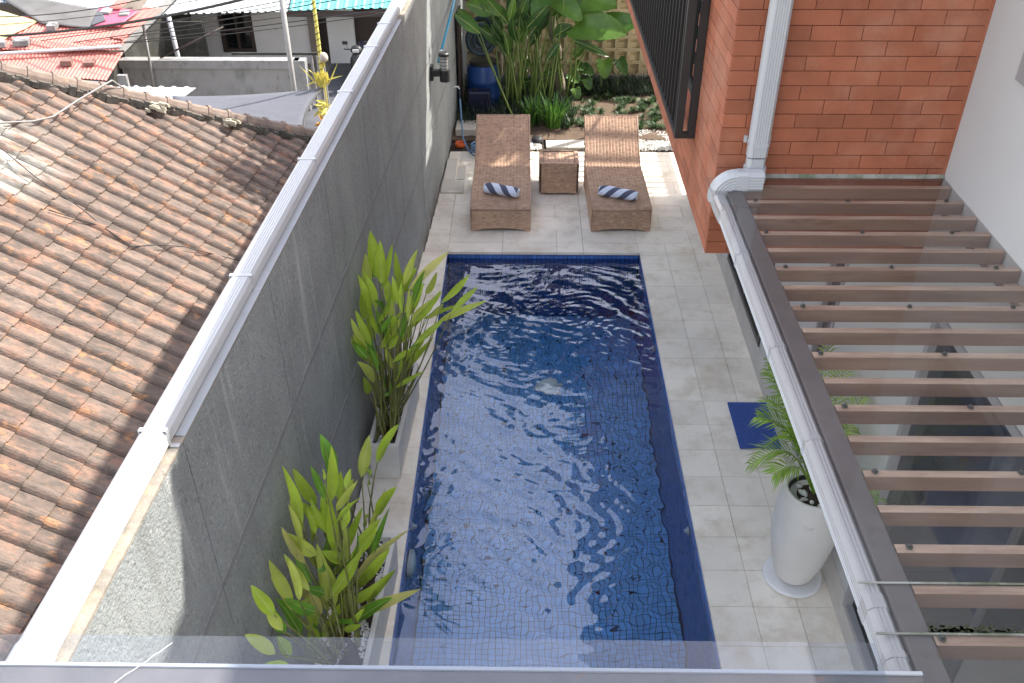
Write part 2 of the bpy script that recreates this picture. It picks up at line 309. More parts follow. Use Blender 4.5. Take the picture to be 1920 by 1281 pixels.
# far ground, then the raised plot built around the pool pit
kind(MB().quad((-900, -900, -3.4), (900, -900, -3.4), (900, 900, -3.4), (-900, 900, -3.4)).build('ground', 'ground'))
g = MB(); e = .06
g.box((-1.2, -5, -3.39), (PX0-e, 17, -.035)).box((PX1+e, -5, -3.39), (8, 17, -.035)).box((PX0-e, -5, -3.39), (PX1+e, PY0-e, -.036)).box((PX0-e, PY1+e, -3.39), (PX1+e, 17, -.036))
g.box((PX0-e, PY0-e, -3.39), (PX1+e, PY1+e, PD-.06)).box((-1.75, -5, -3.39), (-1.2, 17, -.037))
kind(g.build('plot_base', 'grout'))
# ---- deck slabs: every stone is a piece of the deck
deck = bpy.data.objects.new('deck', None); COL.objects.link(deck); kind(deck)
T = .3225; xs = [1.29-.31*k for k in range(9)]
def slab(x0, x1, y0, y1):
    if x1-x0 < .03 or y1-y0 < .03: return
    h = U(-.0015, .0015); g_ = .0019
    o = B((x0+g_, y0+g_, -.03), (x1-g_, y1-g_, h)).build('stone_slab', 'deck', deck); return o
rows = [8.99-T*k for k in range(24)]
for k, y1 in enumerate(rows):
    y0 = y1-T
    if y1 < 1.9: break
    for a, b in ((PX1, 1.605), (1.605, 1.915), (1.915, 2.166)): slab(a, b, y0, y1)
    wl_ = wx(y0)+.004
    if y1 > 8.98: pass
    slab(-1.19, PX0, y0, y1) if wx(y0) < -1.19 else slab(wx(y0)+.003, PX0, y0, y1)
    if wx(y1)+.004 < -1.195: slab(wx(y1)+.004, -1.19, y0, y1)
MB().box((PX0-.32, 8.9901, -.031), (PX0, PY1, 0)).build('stone_slab', 'deck', deck)
slab(PX1, 1.605, 8.99, PY1); slab(1.605, 1.915, 8.99, PY1); slab(1.915, 2.166, 8.99, PY1)
yy = PY1
back = [PY1, 9.27, 9.59, 9.91, 10.23, 10.55, 10.87, 11.19, 11.51, 11.82]
for i in range(len(back)-1):
    y0, y1 = back[i], back[i+1]
    xl = [wx(y1)+.004, -.87, -.25, .37, .67, 1.29, 1.91, 2.166] if i % 2 else [wx(y1)+.004, -.87, -.56, .06, .67, 1.29, 1.6, 2.166]
    if i == 0: xl = [wx(y1)+.004, -.87, -.25, .37, .67, 1.29, 1.605, 1.915, 2.166]
    for a, b in zip(xl, xl[1:]): slab(a, b, y0, y1)
# ---- pool
pool = bpy.data.objects.new('swimming_pool', None); COL.objects.link(pool); kind(pool)
q = MB(); t = .05
q.box((PX0-.055, PY0-.055, PD-.055), (PX1+.055, PY1+.055, PD-.004))
q.box((PX0-.055, PY0, PD), (PX0-.004, PY1, -.032)).box((PX1+.004, PY0, PD), (PX1+.055, PY1, -.032)).box((PX0-.055, PY1+.004, PD), (PX1+.055, PY1+.055, -.032)).box((PX0-.055, PY0-.055, PD), (PX1+.055, PY0-.004, -.032))
q.build('pool_shell', 'pool_grout', pool)
P5 = .05; g5 = .0055
def tile5(mb, o, u, v, n):
    j = .0012*rnd.random(); a = .5*P5-g5*.5; h = .004+j
    c = Vector(o); u = Vector(u); v = Vector(v); n = Vector(n)
    p = [c+u*s*a+v*r_*a for s, r_ in ((-1, -1), (1, -1), (1, 1), (-1, 1))]; q_ = [x+n*h for x in p]
    mb.add(p+q_, [(4, 5, 6, 7), (0, 1, 5, 4), (1, 2, 6, 5), (2, 3, 7, 6), (3, 0, 4, 7)])
nx = int((PX1-PX0)/P5); cells = []
ny = int((PY1-PY0)/P5)
for j in range(ny):
    y = PY1-P5*(j+.5)
    if y < 2.9: continue
    for i in range(nx): cells.append((PX0+.01+P5*(i+.5), y))
cells.sort(key=lambda c: (round(c[1], 3), c[0]))
near = cells[2*nx+0:]; near = [c for c in cells if c[1] > 3.55][:290]; ns = set(near)
tb = MB(); tile5(tb, (0, 0, 0), (1, 0, 0), (0, 1, 0), (0, 0, 1)); tme = tb.mesh('pool_tile', 'pool')
for x, y in near: put('pool_tile', tme, pool, (x, y, PD-.004))
fl = MB()
for c in cells:
    if c not in ns: tile5(fl, (c[0], c[1], PD-.004), (1, 0, 0), (0, 1, 0), (0, 0, 1))
kind(fl.build('pool_floor_tiles', 'pool', pool, fix=False), 'stuff')
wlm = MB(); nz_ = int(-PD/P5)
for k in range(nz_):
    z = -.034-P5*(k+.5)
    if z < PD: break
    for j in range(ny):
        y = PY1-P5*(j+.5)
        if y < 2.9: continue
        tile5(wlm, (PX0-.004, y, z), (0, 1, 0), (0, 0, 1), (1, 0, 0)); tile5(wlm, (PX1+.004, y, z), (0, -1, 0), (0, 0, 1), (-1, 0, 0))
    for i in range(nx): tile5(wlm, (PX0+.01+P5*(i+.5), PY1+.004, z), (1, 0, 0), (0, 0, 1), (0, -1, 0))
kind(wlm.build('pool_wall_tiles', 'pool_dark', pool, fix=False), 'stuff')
# water: real waves in the mesh, refracting and reflecting
WZ = -.085
NXW, NYW = 150, 520; y_lo = PY0
X = np.linspace(PX0-.002, PX1+.002, NXW); Yv = np.linspace(y_lo, PY1+.002, NYW); gx, gy = np.meshgrid(X, Yv)
rg = np.random.RandomState(3)
wxp = gx+.10*np.sin(2.3*gy+1.7*gx)+.06*np.sin(5.1*gx-3*gy); wyp = gy+.12*np.sin(2.9*gx+1.1*gy)+.05*np.sin(4.7*gy+2*gx)
z = np.zeros_like(gx)
def blob(cx, cy, sx, sy): return np.exp(-((gx-cx)/sx)**2-((gy-cy)/sy)**2)
amp = .38+1.2*blob(.3, 5.3, 1.1, .9)+1.1*blob(.3, 7.2, 1.2, .8)+.8*blob(1.1, 7.9, .5, .5)+.7*blob(0, 8.4, 1.2, .6)+.6*blob(-.5, 4.7, .4, .4)
amp *= np.clip((gy-3.4)/1.9, .16, 1)
for k in range(70):
    lam = .062*(6.5**rg.rand()**1.25); th = rg.rand()*2*np.pi
    if k % 3 == 0: th = rg.normal(1.3, .35)
    z += np.sin(2*np.pi/lam*(wxp*np.cos(th)+wyp*np.sin(th))+rg.rand()*7)*lam**1.15*(.0019 if lam < .12 else .0013)*(.5+rg.rand())
z *= amp*.95
z += .0010*np.sin(2*np.pi/.55*(wyp+.35*wxp)+1)+.0009*np.sin(2*np.pi/.42*(wxp-.4*wyp))+.0007*np.sin(2*np.pi/.21*(wyp*.8+wxp*.6)+2)
for cx, cy, lam, a, sg in ((1.05, 7.55, .085, .0016, .45), (-.1, 7.0, .10, .0009, .6), (.35, 5.0, .13, .0016, .95), (.55, 7.9, .09, .0011, .5), (-.55, 4.6, .075, .0008, .35), (.7, 4.3, .16, .0012, .5)):
    rr = np.sqrt((gx-cx+.06*np.sin(5*gy))**2+((gy-cy)*1.15+.05*np.sin(6*gx))**2)
    z += a*np.sin(2*np.pi*rr/lam)*np.exp(-(rr/sg)**2)*np.clip(rr/.08, 0, 1)
vs = np.stack([gx, gy, z+WZ], -1).reshape(-1, 3)
idx = np.arange(NXW*NYW).reshape(NYW, NXW); fs = np.stack([idx[:-1, :-1], idx[:-1, 1:], idx[1:, 1:], idx[1:, :-1]], -1).reshape(-1, 4)
wm = bpy.data.materials.new('pool_water'); wm.use_nodes = True; t_ = wm.node_tree; t_.nodes.remove(t_.nodes['Principled BSDF']); out = t_.nodes['Material Output']
rf = t_.nodes.new('ShaderNodeBsdfRefraction'); rf.inputs['IOR'].default_value = 1.33; rf.inputs['Roughness'].default_value = 0; rf.inputs['Color'].default_value = (.93, .97, 1, 1)
gl = t_.nodes.new('ShaderNodeBsdfGlossy'); gl.inputs['Roughness'].default_value = .0; gl.inputs['Color'].default_value = (.95, .95, 1, 1)
fr = t_.nodes.new('ShaderNodeFresnel'); fb = t_.nodes.new('ShaderNodeNewGeometry'); fi = t_.nodes.new('ShaderNodeMix'); t_.links.new(fb.outputs['Backfacing'], fi.inputs[0]); fi.inputs[2].default_value = 1.72; fi.inputs[3].default_value = 1.33; t_.links.new(fi.outputs[0], fr.inputs[0])
ms = t_.nodes.new('ShaderNodeMixShader'); t_.links.new(fr.outputs[0], ms.inputs[0]); t_.links.new(rf.outputs[0], ms.inputs[1]); t_.links.new(gl.outputs[0], ms.inputs[2]); t_.links.new(ms.outputs[0], out.inputs[0])
me = bpy.data.meshes.new('water'); me.from_pydata(vs.tolist(), [], fs.tolist()); me.materials.append(wm); me.polygons.foreach_set('use_smooth', [True]*len(me.polygons))
wo = bpy.data.objects.new('water', me); COL.objects.link(wo); kind(wo)
def inlet(x, y, z, sx, label):
    r_ = thing('return_inlet', label, 'pool fitting', (x, y, z), 'return inlets in the pool walls')
    m = MB(); m.tube([(x, y, z), (x+sx*.012, y, z)], .04, 14); m.build('flange', 'fitting', r_)
    m = MB(); m.tube([(x+sx*.012, y, z), (x+sx*.035, y, z)], [.024, .018], 12); m.build('nozzle', 'fitting', r_)
for (y, s) in ((7.42, -1), (7.42, 1), (5.02, -1), (5.0, 1)):
    x = PX0+.005 if s < 0 else PX1-.005
    inlet(x, y, -.2, -s, 'white round inlet in the %s pool wall, %s' % ('left' if s < 0 else 'right', 'the one nearer the loungers' if y > 6 else ('just beyond the round wall lamp' if s < 0 else 'the one nearer the tall white pot')))
for (x, y, z, n, lb) in ((.27, 7.72, PD+.003, (0, 0, 1), 'pale green round lamp lying in the middle of the pool floor'), (PX0+.004, 4.72, -.33, (1, 0, 0), 'pale round lamp in the left pool wall beside the second planter')):
    r_ = thing('pool_light', lb, 'pool lamp', (x, y, z)); n = Vector(n)
    m = MB(); m.tube([Vector((x, y, z)), Vector((x, y, z))+n*.03], .125, 24); m.build('rim', 'fitting', r_)
    m = MB(); m.tube([Vector((x, y, z))+n*.03, Vector((x, y, z))+n*.045, Vector((x, y, z))+n*.052], [.105, .09, .03], 24); m.build('lens', 'lens', r_, True)
# ---- grey boundary wall: render panels, joints, top, flashing
ZT = 2.68; TH = .175
gw = thing('boundary_wall', 'long dark grey rendered garden wall left of the pool', 'wall', (wx(6), 6, 0))
seams = [-.6, .75, 1.55, 2.825, 4.12, 5.42, 6.72, 8.09, 9.38, 10.62, 11.9, 13.2, 14.62]
def wp(y, d, z): return (wx(y)+d, y, z)
for a, b in zip(seams, seams[1:]):
    off = 0 if b < 10.7 else -.012
    g2 = .007 if a > 10 or b > 10.6 else .004
    MB().prism([wp(a+g2, off, -.03), wp(b-g2, off, -.03), wp(b-g2, off-.03, -.03), wp(a+g2, off-.03, -.03)], (0, 0, ZT-.012+.03)).build('wall_panel', 'graywall', gw)
MB().prism([wp(-.6, -.031, -3.38), wp(14.62, -.031, -3.38), wp(14.62, -TH, -3.38), wp(-.6, -TH, -3.38)], (0, 0, ZT-.014+3.38)).build('wall_core', 'coping', gw)
MB().prism([wp(-.6, .001, ZT-.013), wp(14.62, .001, ZT-.013), wp(14.62, -TH-.012, ZT-.013), wp(-.6, -TH-.012, ZT-.013)], (0, 0, .013)).build('wall_top', 'coping', gw)
f_ = MB(); f_.prism([wp(2.85, .003, ZT), wp(8.7, .003, ZT), wp(8.7, -.045, ZT+.003), wp(2.85, -.045, ZT+.003)], (0, 0, .004)); f_.prism([wp(-.6, -TH-.015, ZT), wp(14.6, -TH-.015, ZT), wp(14.6, -.14, ZT+.003), wp(-.6, -.14, ZT+.003)], (0, 0, .004)); f_.build('flashing', 'flash', gw)
def strip(p, q_, w=.035):   # diagonal joint strips on the wall face, points as (y, z)
    (y0, z0), (y1, z1) = p, q_; d = Vector((0, y1-y0, z1-z0)).normalized(); nn = Vector((0, -d.z, d.y))*w*.5; o = .0035
    a = [Vector(wp(y0, o, z0)), Vector(wp(y1, o, z1))]
    MB().prism([a[0]-nn, a[1]-nn, a[1]+nn, a[0]+nn], (.0, 0, 0) if False else (.006, 0, 0)).build('joint_strip', 'graystrip', gw)
for z0 in (1.76, .93):
    for a, b in zip(seams, seams[1:]):
        o0 = .001 if b < 10.7 else -.011
        MB().prism([wp(a+.012, o0, z0), wp(b-.012, o0, z0), wp(b-.012, o0+.0035, z0), wp(a+.012, o0+.0035, z0)], (0, 0, .038)).build('joint_strip', 'graystrip', gw)
MB().prism([wp(10.63, -.0118, -.03), wp(10.70, -.0118, -.03), wp(10.70, -.008, -.03), wp(10.63, -.008, -.03)], (0, 0, ZT)).build('seam_strip', 'graystrip', gw)
# flat rectangular down pipe lying along the wall top
def ribprof(w, h, ribs=5, rib=.0022, side=4):
    pts = []; n = 8; c = .012
    def line(ax, ay, bx, by, nr):
        L = math.hypot(bx-ax, by-ay); nxn, nyn = (by-ay)/L, -(bx-ax)/L
        k = nr*6
        for i in range(k):
            f = i/k; r_ = rib*(1 if (i % 6) in (1, 2, 3) else 0)
            pts.append((ax+(bx-ax)*f+nxn*r_, ay+(by-ay)*f+nyn*r_))
    hw, hh = w/2, h/2
    line(-hw+c, -hh, hw-c, -hh, ribs); line(hw, -hh+c, hw, hh-c, side); line(hw-c, hh, -hw+c, hh, ribs); line(-hw, hh-c, -hw, -hh+c, side)
    return pts
wp_t = thing('wall_top_downpipe', 'flat white ribbed downpipe lying along the top of the grey wall', 'downpipe', (wx(5), 5, ZT))
pcz = ZT+.045
MB().tube([wp(y, -.09, pcz) for y in (1.62, 2.83, 5, 8.9, 14.5)], 1, prof=ribprof(.108, .078, 6, .0025, 4)).build('pipe', 'pvc', wp_t)
for y in (2.78, 3.98, 5.4, 6.6, 7.65, 8.3):
    m = MB(); m.prism([wp(y, -.147, ZT), wp(y, -.147, pcz+.044), wp(y, -.032, pcz+.044), wp(y, -.032, ZT+.006), wp(y, .002, ZT+.006), wp(y, .002, ZT+.002), wp(y, -.036, ZT+.002), wp(y, -.036, pcz+.0405), wp(y, -.143, pcz+.0405), wp(y, -.143, ZT)], (0, .022, 0))
    m.build('clamp', 'pvc', wp_t)
MB().tube([wp(1.66, -.09, pcz), wp(1.78, -.09, pcz)], 1, prof=[(x*1.09, y*1.09) for x, y in ribprof(.108, .078, 6, .0001, 4)]).build('collar', 'pvc', wp_t)
# elbows below the end
el = thing('pipe_elbow', 'white ribbed pipe elbow turning down at the near end of the grey wall', 'pipe elbow', wp(1.6, -.3, ZT))
pts = [Vector((-1.98+.0, 1.56, ZT+.10))]+[Vector((-1.78+.14*math.sin(a)*1.0, 1.56, ZT-.04+.14*math.cos(a))) for a in [PI/2*i/7 for i in range(8)]]+[Vector((-1.64, 1.56, ZT-.5))]
MB().tube(pts, 1, prof=ribprof(.11, .1, 5, .003, 4), up=(0, 1, 0)).build('elbow', 'pvc', el)
br = thing('pipe_bracket', 'small white plastic bracket beside the pipe elbow', 'bracket', wp(1.52, -.02, ZT))
MB().box((-1.55, 1.55, ZT+.02), (-1.43, 1.575, ZT+.045)).box((-1.455, 1.47, ZT-.1), (-1.425, 1.6, ZT+.05)).build('arm', 'pvc', br)
MB().obox((-1.47, 1.52, ZT-.0), (.02, 0, .035), (0, .012, 0), (-.03, 0, .02)).build('brace', 'pvc', br)
# ---- house: white wall with openings, upper block, brick volume
HX = 2.17
hs = thing('white_house', 'tall white rendered house wall to the right of the pool', 'house', (HX, 3, 0))
A0, A1, AZ0, AZ1 = 6.9, 8.5, .25, 2.4; B0, B1, BZ1 = 2.1, 4.05, 2.55
m = MB()
def wbox(y0, y1, z0, z1): m.box((HX, y0, z0), (HX+.14, y1, z1))
wbox(-3, 11.9, .25, .26) if False else None
wbox(A1, 10.62, -.02, 2.66); wbox(A0, A1, AZ1, 2.66); wbox(A0, A1, -.02, AZ0); wbox(5.63, A0, -.02, 2.66); wbox(5.33, 5.63, AZ1, 2.66); wbox(5.33, 5.63, -.02, AZ0); wbox(B1, 5.33, -.02, 2.66)
wbox(B0, B1, BZ1, 2.66); wbox(B0, B1, -.02, .17); wbox(-3, B0, -.02, 2.66)
U0, U1, UZ0, UZ1 = 3.1, 4.0, 3.79, 4.7
m.box((HX, -3, 2.66), (HX+.14, 4.4, UZ0)).box((HX, -3, UZ0), (HX+.14, U0, UZ1)).box((HX, U1, UZ0), (HX+.14, 4.4, UZ1)).box((HX, -3, UZ1), (HX+.14, 4.4, 7.18))
m.build('wall', 'whitewall', hs)
MB().box((HX+.141, 6.15, -.02), (7, 10.62, 2.66)).box((HX, 10.31, 7.05), (3.6, 12.6, 7.17)).box((HX+.141, -3, 2.75), (7, 10.3, 3.7)).box((HX+.6, -3, 3.7), (7, 4.4, 7.18)).box((HX+.141, 4.41, 3.7), (7, 10.3, 7.18)).box((HX+.141, -3, 4.8), (HX+.6, 4.4, 7.18)).build('house_body_shade_slab', 'roombody', hs)  # the thin high slab at the rear is added unseen to shade the grey wall
MB().box((HX-.012, -3, -.01), (HX+.001, B0, .25)).box((HX-.012, B1, -.01), (HX+.001, A1, .25)).box((HX-.012, A1, -.01), (HX+.001, 10.62, .25)).box((HX-.012, B0, -.01), (HX+.001, B1, .17)).build('skirting', 'plinth', hs)
# windows/doors
def opening(name, y0, y1, z0, z1, fm, gm, parts, fw_=.05, glass=True):
    r_ = bpy.data.objects.new(name, None); COL.objects.link(r_); r_.parent = hs; r_.location = Vector((HX, y0, z0))-wl(hs)
    f = MB(); x0, x1 = HX-.014, HX+.06
    f.box((x0, y0, z0), (x1, y0+fw_, z1)).box((x0, y1-fw_, z0), (x1, y1, z1)).box((x0, y0+fw_, z1-fw_), (x1, y1-fw_, z1)).box((x0, y0+fw_, z0), (x1, y1-fw_, z0+fw_))
    for k in range(1, parts): yc = y0+(y1-y0)*k/parts; f.box((x0+.01, yc-.02, z0+fw_), (x1, yc+.02, z1-fw_))
    f.build('frame', fm, r_)
    if glass: MB().box((HX+.02, y0+fw_, z0+fw_), (HX+.03, y1-fw_, z1-fw_)).build('pane', gm, r_)
    return r_
opening('sliding_window', A0, A1, AZ0, AZ1, 'alu_dark', 'darkglass', 2)
opening('side_window', 5.33, 5.63, AZ0, AZ1, 'alu_grey', 'darkglass', 1, .035)
opening('doorway', B0, B1, .17, BZ1, 'alu_grey', 'darkglass', 1, .045, False)
MB().box((HX+.03, 2.9, .215), (HX+.036, 4.005, BZ1-.045)).build('door_panel', 'tint', hs); MB().box((HX+.025, 2.86, .215), (HX+.045, 2.8995, BZ1-.045)).build('door_stile', 'alu_dark', hs)
opening('upper_window', U0, U1, UZ0, UZ1, 'alu_grey', 'darkglass', 1, .05)
# room behind the doorway
rm = MB(); rm.box((HX+.141, -1, .05), (6, 6.14, .15)); rm.build('room_floor', 'floor_in', hs)
MB().box((6, -1, .15), (6.1, 6.15, 2.7)).box((HX+.141, 6.15-.012, .15), (6, 6.149, 2.7)).build('room_wall', 'whitewall', hs)
MB().box((HX+.141, -1, 2.7), (6.1, 6.15, 2.745)).build('room_ceiling', 'whitewall', hs)
ct = thing('kitchen_counter', 'black kitchen counter inside the doorway under the clear roof', 'counter', (3.2, 4.9, .15))
MB().box((2.62, 3.8, .86), (5.4, 5.9, .91)).build('worktop', 'counter', ct, bevel=.004); MB().box((2.64, 3.82, .15), (5.38, 5.88, .86)).build('cabinet', 'counter', ct)
MB().box((2.34, 4.2, .15), (2.6, 5.9, .9)).build('side_cabinet', 'counter', ct)
ty = thing('serving_tray', 'white curved tray on the black kitchen counter', 'tray', (3.05, 4.62, .91))
m = MB()
for i in range(8):
    a0, a1 = -.9+i*.225, -.675+i*.225
    m.prism([(3.0+.28*math.sin(a0), 4.62-.1, .915+.1*(1-math.cos(a0))), (3.0+.28*math.sin(a1), 4.62-.1, .915+.1*(1-math.cos(a1))), (3.0+.28*math.sin(a1), 4.62-.1, .922+.1*(1-math.cos(a1))), (3.0+.28*math.sin(a0), 4.62-.1, .922+.1*(1-math.cos(a0)))], (0, .2, 0))
m.build('tray_body', 'potplate', ty)
tag(MB().obox((3.02, 4.66, .965), (.07, .01, 0), (-.004, .035, 0), (0, 0, .03)).build('card_box', 'red', None, bevel=.003), 'red card packet lying in the white tray on the counter', 'packet')
cu = thing('mug', 'white mug standing beside the red packet on the counter', 'mug', (3.2, 4.55, .92)); MB().lathe((3.2, 4.55, .95), [(.035, 0), (.045, .01), (.055, .09), (.052, .09), (.04, .015), (0.001, .012)], 18, False).build('cup', 'potplate', cu, True)
lp = thing('gooseneck_tap', 'white gooseneck tap over the kitchen counter', 'tap', (3.1, 4.45, .91))
MB().tube([(3.08, 4.5, .91), (3.08, 4.5, 1.1)]+[(3.08+.12*(1-math.cos(a)), 4.5, 1.1+.12*math.sin(a)) for a in [PI/2*i/6 for i in range(1, 7)]]+[(3.7, 4.5, 1.22)], .014, 10).build('spout', 'potplate', lp, True)
# second storey brick volume
bv = thing('brick_upper_storey', 'terracotta brick upper storey overhanging the pool deck', 'building', (.99, 4.4, 2.67))
BX, BY, BZ = .99, 4.4, 2.672
MB().box((BX+.013, BY+.013, BZ-.004), (HX-.001, 10.28, BZ-.0005)).build('soffit', 'soffit_reflector', bv)  # unseen white underside, added to brighten the reflections in the pool
MB().box((BX+.012, BY+.012, BZ), (HX+.14, 10.3, BZ+.005)).box((BX+.012, BY+.012, BZ+.005), (HX+.14, 10.29, 6.14)).build('wall_core', 'brick_mortar', bv)
MB().box((BX+.02, 10.301, BZ+.002), (7, 11.75, 3.69)).build('rear_sun_blocker', 'brick_mortar', bv)  # unseen block, added and extended to keep stray sun off the deck
LB, HB = .2425, .0725; bl, bh = LB-.0035, HB-.0035
pieces = []
zc = BZ; r_i = 0
while zc < 5.2:
    off = 0 if r_i % 2 else .115
    x = BX-(LB-off if off else 0)
    while x < HX:
        a, b = max(x+.00175, BX), min(x+LB-.00175, HX-.018)
        if b-a > .03: pieces.append(('f', a, b, zc))
        x += LB
    y = BY-(LB-off if off else 0)
    while y < 10.3:
        a, b = max(y+.002, BY+.0135), min(y+LB-.002, 10.29)
        if b-a > .03 and not (5.2 < a and b < 9.4 and 3.2 < zc < 4.9): pieces.append(('s', a, b, zc))
        y += LB
    zc += HB; r_i += 1
def bmesh_piece(mb, p):
    k, a, b, z0 = p; j = U(0, .0022)
    if k == 'f': mb.box((a, BY-j, z0+.0018), (b, BY+.0125, z0+HB-.0018))
    else: mb.box((BX-j*.6, a, z0+.0018), (BX+.0125, b, z0+HB-.0018))
def pd(p): 
    return (Vector((p[1], BY, p[3])) if p[0] == 'f' else Vector((BX, p[1], p[3]))).length_squared*0+(0 if (p[3] < 4.15 and p[0] == 'f') else (1+p[1] if p[3] < 4.1 and p[1] < 8.5 else 50+p[1]))
pieces.sort(key=pd)
for p in pieces[:295]: mb = MB(); bmesh_piece(mb, p); mb.build('brick', 'brick', bv)
mb = MB(); [bmesh_piece(mb, p) for p in pieces[295:]]; kind(mb.build('far_bricks', 'brick', bv), 'stuff')
MB().box((HX-.017, BY-.001, 3.12), (HX-.0005, BY+.011, 5.2)).build('corner_joint', 'brick', bv)
MB().box((BX, BY+.001, 5.2), (BX+.011, 10.28, 6.14)).box((BX+.0115, BY, 5.2), (HX-.001, BY+.0115, 6.14)).build('upper_wall', 'brick', bv)
# window in the side of the brick volume, behind the guard
wn = bpy.data.objects.new('window', None); COL.objects.link(wn); wn.parent = bv; wn.location = Vector((BX, 5.2, 3.2))-wl(bv)
f = MB(); f.box((BX-.003, 5.24, 3.22), (BX+.011, 9.4, 3.28)).box((BX-.003, 5.24, 4.86), (BX+.011, 9.4, 4.92))
for y in (5.24, 6.62, 8.0, 9.34): f.box((BX-.004, y, 3.28), (BX+.011, y+.06, 4.86))
f.build('frame', 'alu_dark', wn); MB().box((BX+.004, 5.3, 3.28), (BX+.0105, 9.34, 4.86)).build('pane', 'darkglass', wn)
# guard rail cage
gd = thing('window_guard', 'black steel window guard with close vertical bars on the brick wall', 'window guard', (.93, 7, 3.07))
GX0, GX1, GY0, GY1, GZ0, GZ1 = .872, .99, 5.07, 9.6, 3.055, 5.0
f = MB(); f.box((GX0, GY0, GZ0), (GX0+.04, GY1, GZ0+.03)); f.build('bottom_rail', 'rail', gd)
MB().box((GX0, GY0, GZ1-.03), (GX0+.04, GY1, GZ1)).build('top_rail', 'rail', gd)
MB().box((GX0+.0405, GY0, GZ0), (GX1+.012, GY0+.04, GZ0+.03)).box((GX0+.0405, GY1-.04, GZ0), (GX1-.004, GY1, GZ0+.03)).box((GX0+.0405, GY0, GZ1-.03), (GX1-.004, GY0+.04, GZ1)).build('bracket', 'rail', gd)
MB().box((GX0, GY0, GZ0+.0305), (GX0+.045, GY0+.04, GZ1-.0305)).build('post', 'rail', gd); MB().box((GX1-.044, GY0, GZ0+.0305), (GX1-.004, GY0+.04, GZ1-.031)).build('post', 'rail', gd)
bme = MB().box((-.013, -.009, 0), (.013, .009, GZ1-GZ0-.061)).mesh('bar', 'rail')
y = GY0+.115
while y < GY1-.03: put('bar', bme, gd, (GX0+.02, y, GZ0+.0305)); y += .118

# ---- pergola: steel edge beam, wooden battens, clear sheet, bolts
PZ = 3.125
pg = thing('clear_pergola_roof', 'clear sheet roof on brown wooden battens between gutter and white wall', 'pergola roof', (1.6, 3, PZ))
MB().box((1.024, .3, PZ-.13), (1.10, 4.385, PZ)).build('edge_beam', 'steel', pg, bevel=.004)
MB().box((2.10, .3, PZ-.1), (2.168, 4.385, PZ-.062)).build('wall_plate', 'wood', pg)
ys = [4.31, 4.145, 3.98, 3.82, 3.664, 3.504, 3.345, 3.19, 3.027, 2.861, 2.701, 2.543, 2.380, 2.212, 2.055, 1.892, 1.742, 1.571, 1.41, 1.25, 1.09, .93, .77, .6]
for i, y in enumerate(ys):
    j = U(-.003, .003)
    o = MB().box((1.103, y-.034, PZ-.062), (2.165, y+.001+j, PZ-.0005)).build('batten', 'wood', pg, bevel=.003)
for x in (1.66,): 
    for i, y in enumerate(ys[:-1]): pass
MB().box((.937, .3, PZ+.0005), (2.168, 1.571, PZ+.0045)).build('roof_sheet', 'sheet', pg)
MB().box((.937, 1.575, PZ+.0005), (2.168, 4.392, PZ+.0045)).build('roof_sheet', 'sheet', pg)
MB().box((.95, 1.5655, PZ+.005), (2.165, 1.5715, PZ+.008)).build('sheet_joint', 'joint', pg); MB().box((.95, 1.7375, PZ+.005), (2.165, 1.7435, PZ+.008)).build('sheet_joint', 'joint', pg)
MB().prism([(1.2, 4.385, PZ+.0045), (2.167, 4.385, PZ+.0045), (2.167, 4.398, PZ+.022), (1.2, 4.398, PZ+.022)], (0, .001, 0)).build('sealant', 'joint', pg)
mo = MB()
for k in range(260):
    cx = 1.10+abs(rnd.gauss(0, .12)); cy = 1.573+abs(rnd.gauss(0, .012)); q_ = U(.002, .006)
    mo.prism([(cx+q_*math.cos(a), cy+q_*.8*math.sin(a), PZ+.0048) for a in (0, 1.3, 2.5, 3.8, 5)], (0, 0, .002))
kind(mo.build('moss', 'moss', pg), 'stuff')
bm_ = MB().lathe((0, 0, 0), [(.011, 0), (.011, .002), (.006, .003), (.006, .009), (.002, .011)], 10).mesh('bolt', 'bolt')
for i, y in enumerate(ys[:-4]):
    if i % 2 == 1:
        for x in ((1.135, 1.60, 2.07) if i % 4 == 1 else (1.14, 1.58, 2.0)): put('bolt', bm_, pg, (x+U(-.015, .015), y-.015, PZ+.0047))
# gutter pipe under the sheet edge and elbows
gp = thing('pergola_gutter_pipe', 'white ribbed rectangular pipe running under the edge of the clear roof', 'gutter pipe', (.95, 3, 3.07))
MB().tube([(.990, y, PZ-.046) for y in (1.40, 2.5, 4.02)]+[(.990, 4.08, PZ-.048)], 1, prof=ribprof(.060, .086, 3, .0022, 5)).build('pipe', 'pvc', gp)
for y in (1.50, 1.66, 2.36, 2.9, 3.62):
    w = .022 if y != 1.66 else .05
    MB().tube([(.990, y, PZ-.046), (.990, y+w, PZ-.046)], 1, prof=[(x*1.07, z_*1.07) for x, z_ in ribprof(.060, .086, 3, .0001, 5)]).build('collar', 'pvc', gp)
dp = thing('wall_downpipe', 'white ribbed downpipe on the brick wall ending in a double elbow', 'downpipe', (1.17, 4.34, 3.3))
MB().tube([(1.172, 4.352, z_) for z_ in (3.27, 4.5, 6.14)], 1, prof=ribprof(.098, .068, 6, .0022, 3), up=(0, -1, 0)).build('pipe', 'pvc', dp)
MB().tube([(1.172, 4.352, 3.2), (1.172, 4.352, 3.262)], 1, prof=[(x*.92, z_*.92) for x, z_ in ribprof(.098, .068, 6, .0022, 3)], up=(0, -1, 0)).build('collar', 'pvc', dp)
MB().tube([(1.172, 4.352, 3.325), (1.172, 4.352, 3.345)], 1, prof=[(x*1.07, z_*1.07) for x, z_ in ribprof(.098, .068, 6, .0001, 3)], up=(0, -1, 0)).build('clamp', 'pvc', dp)
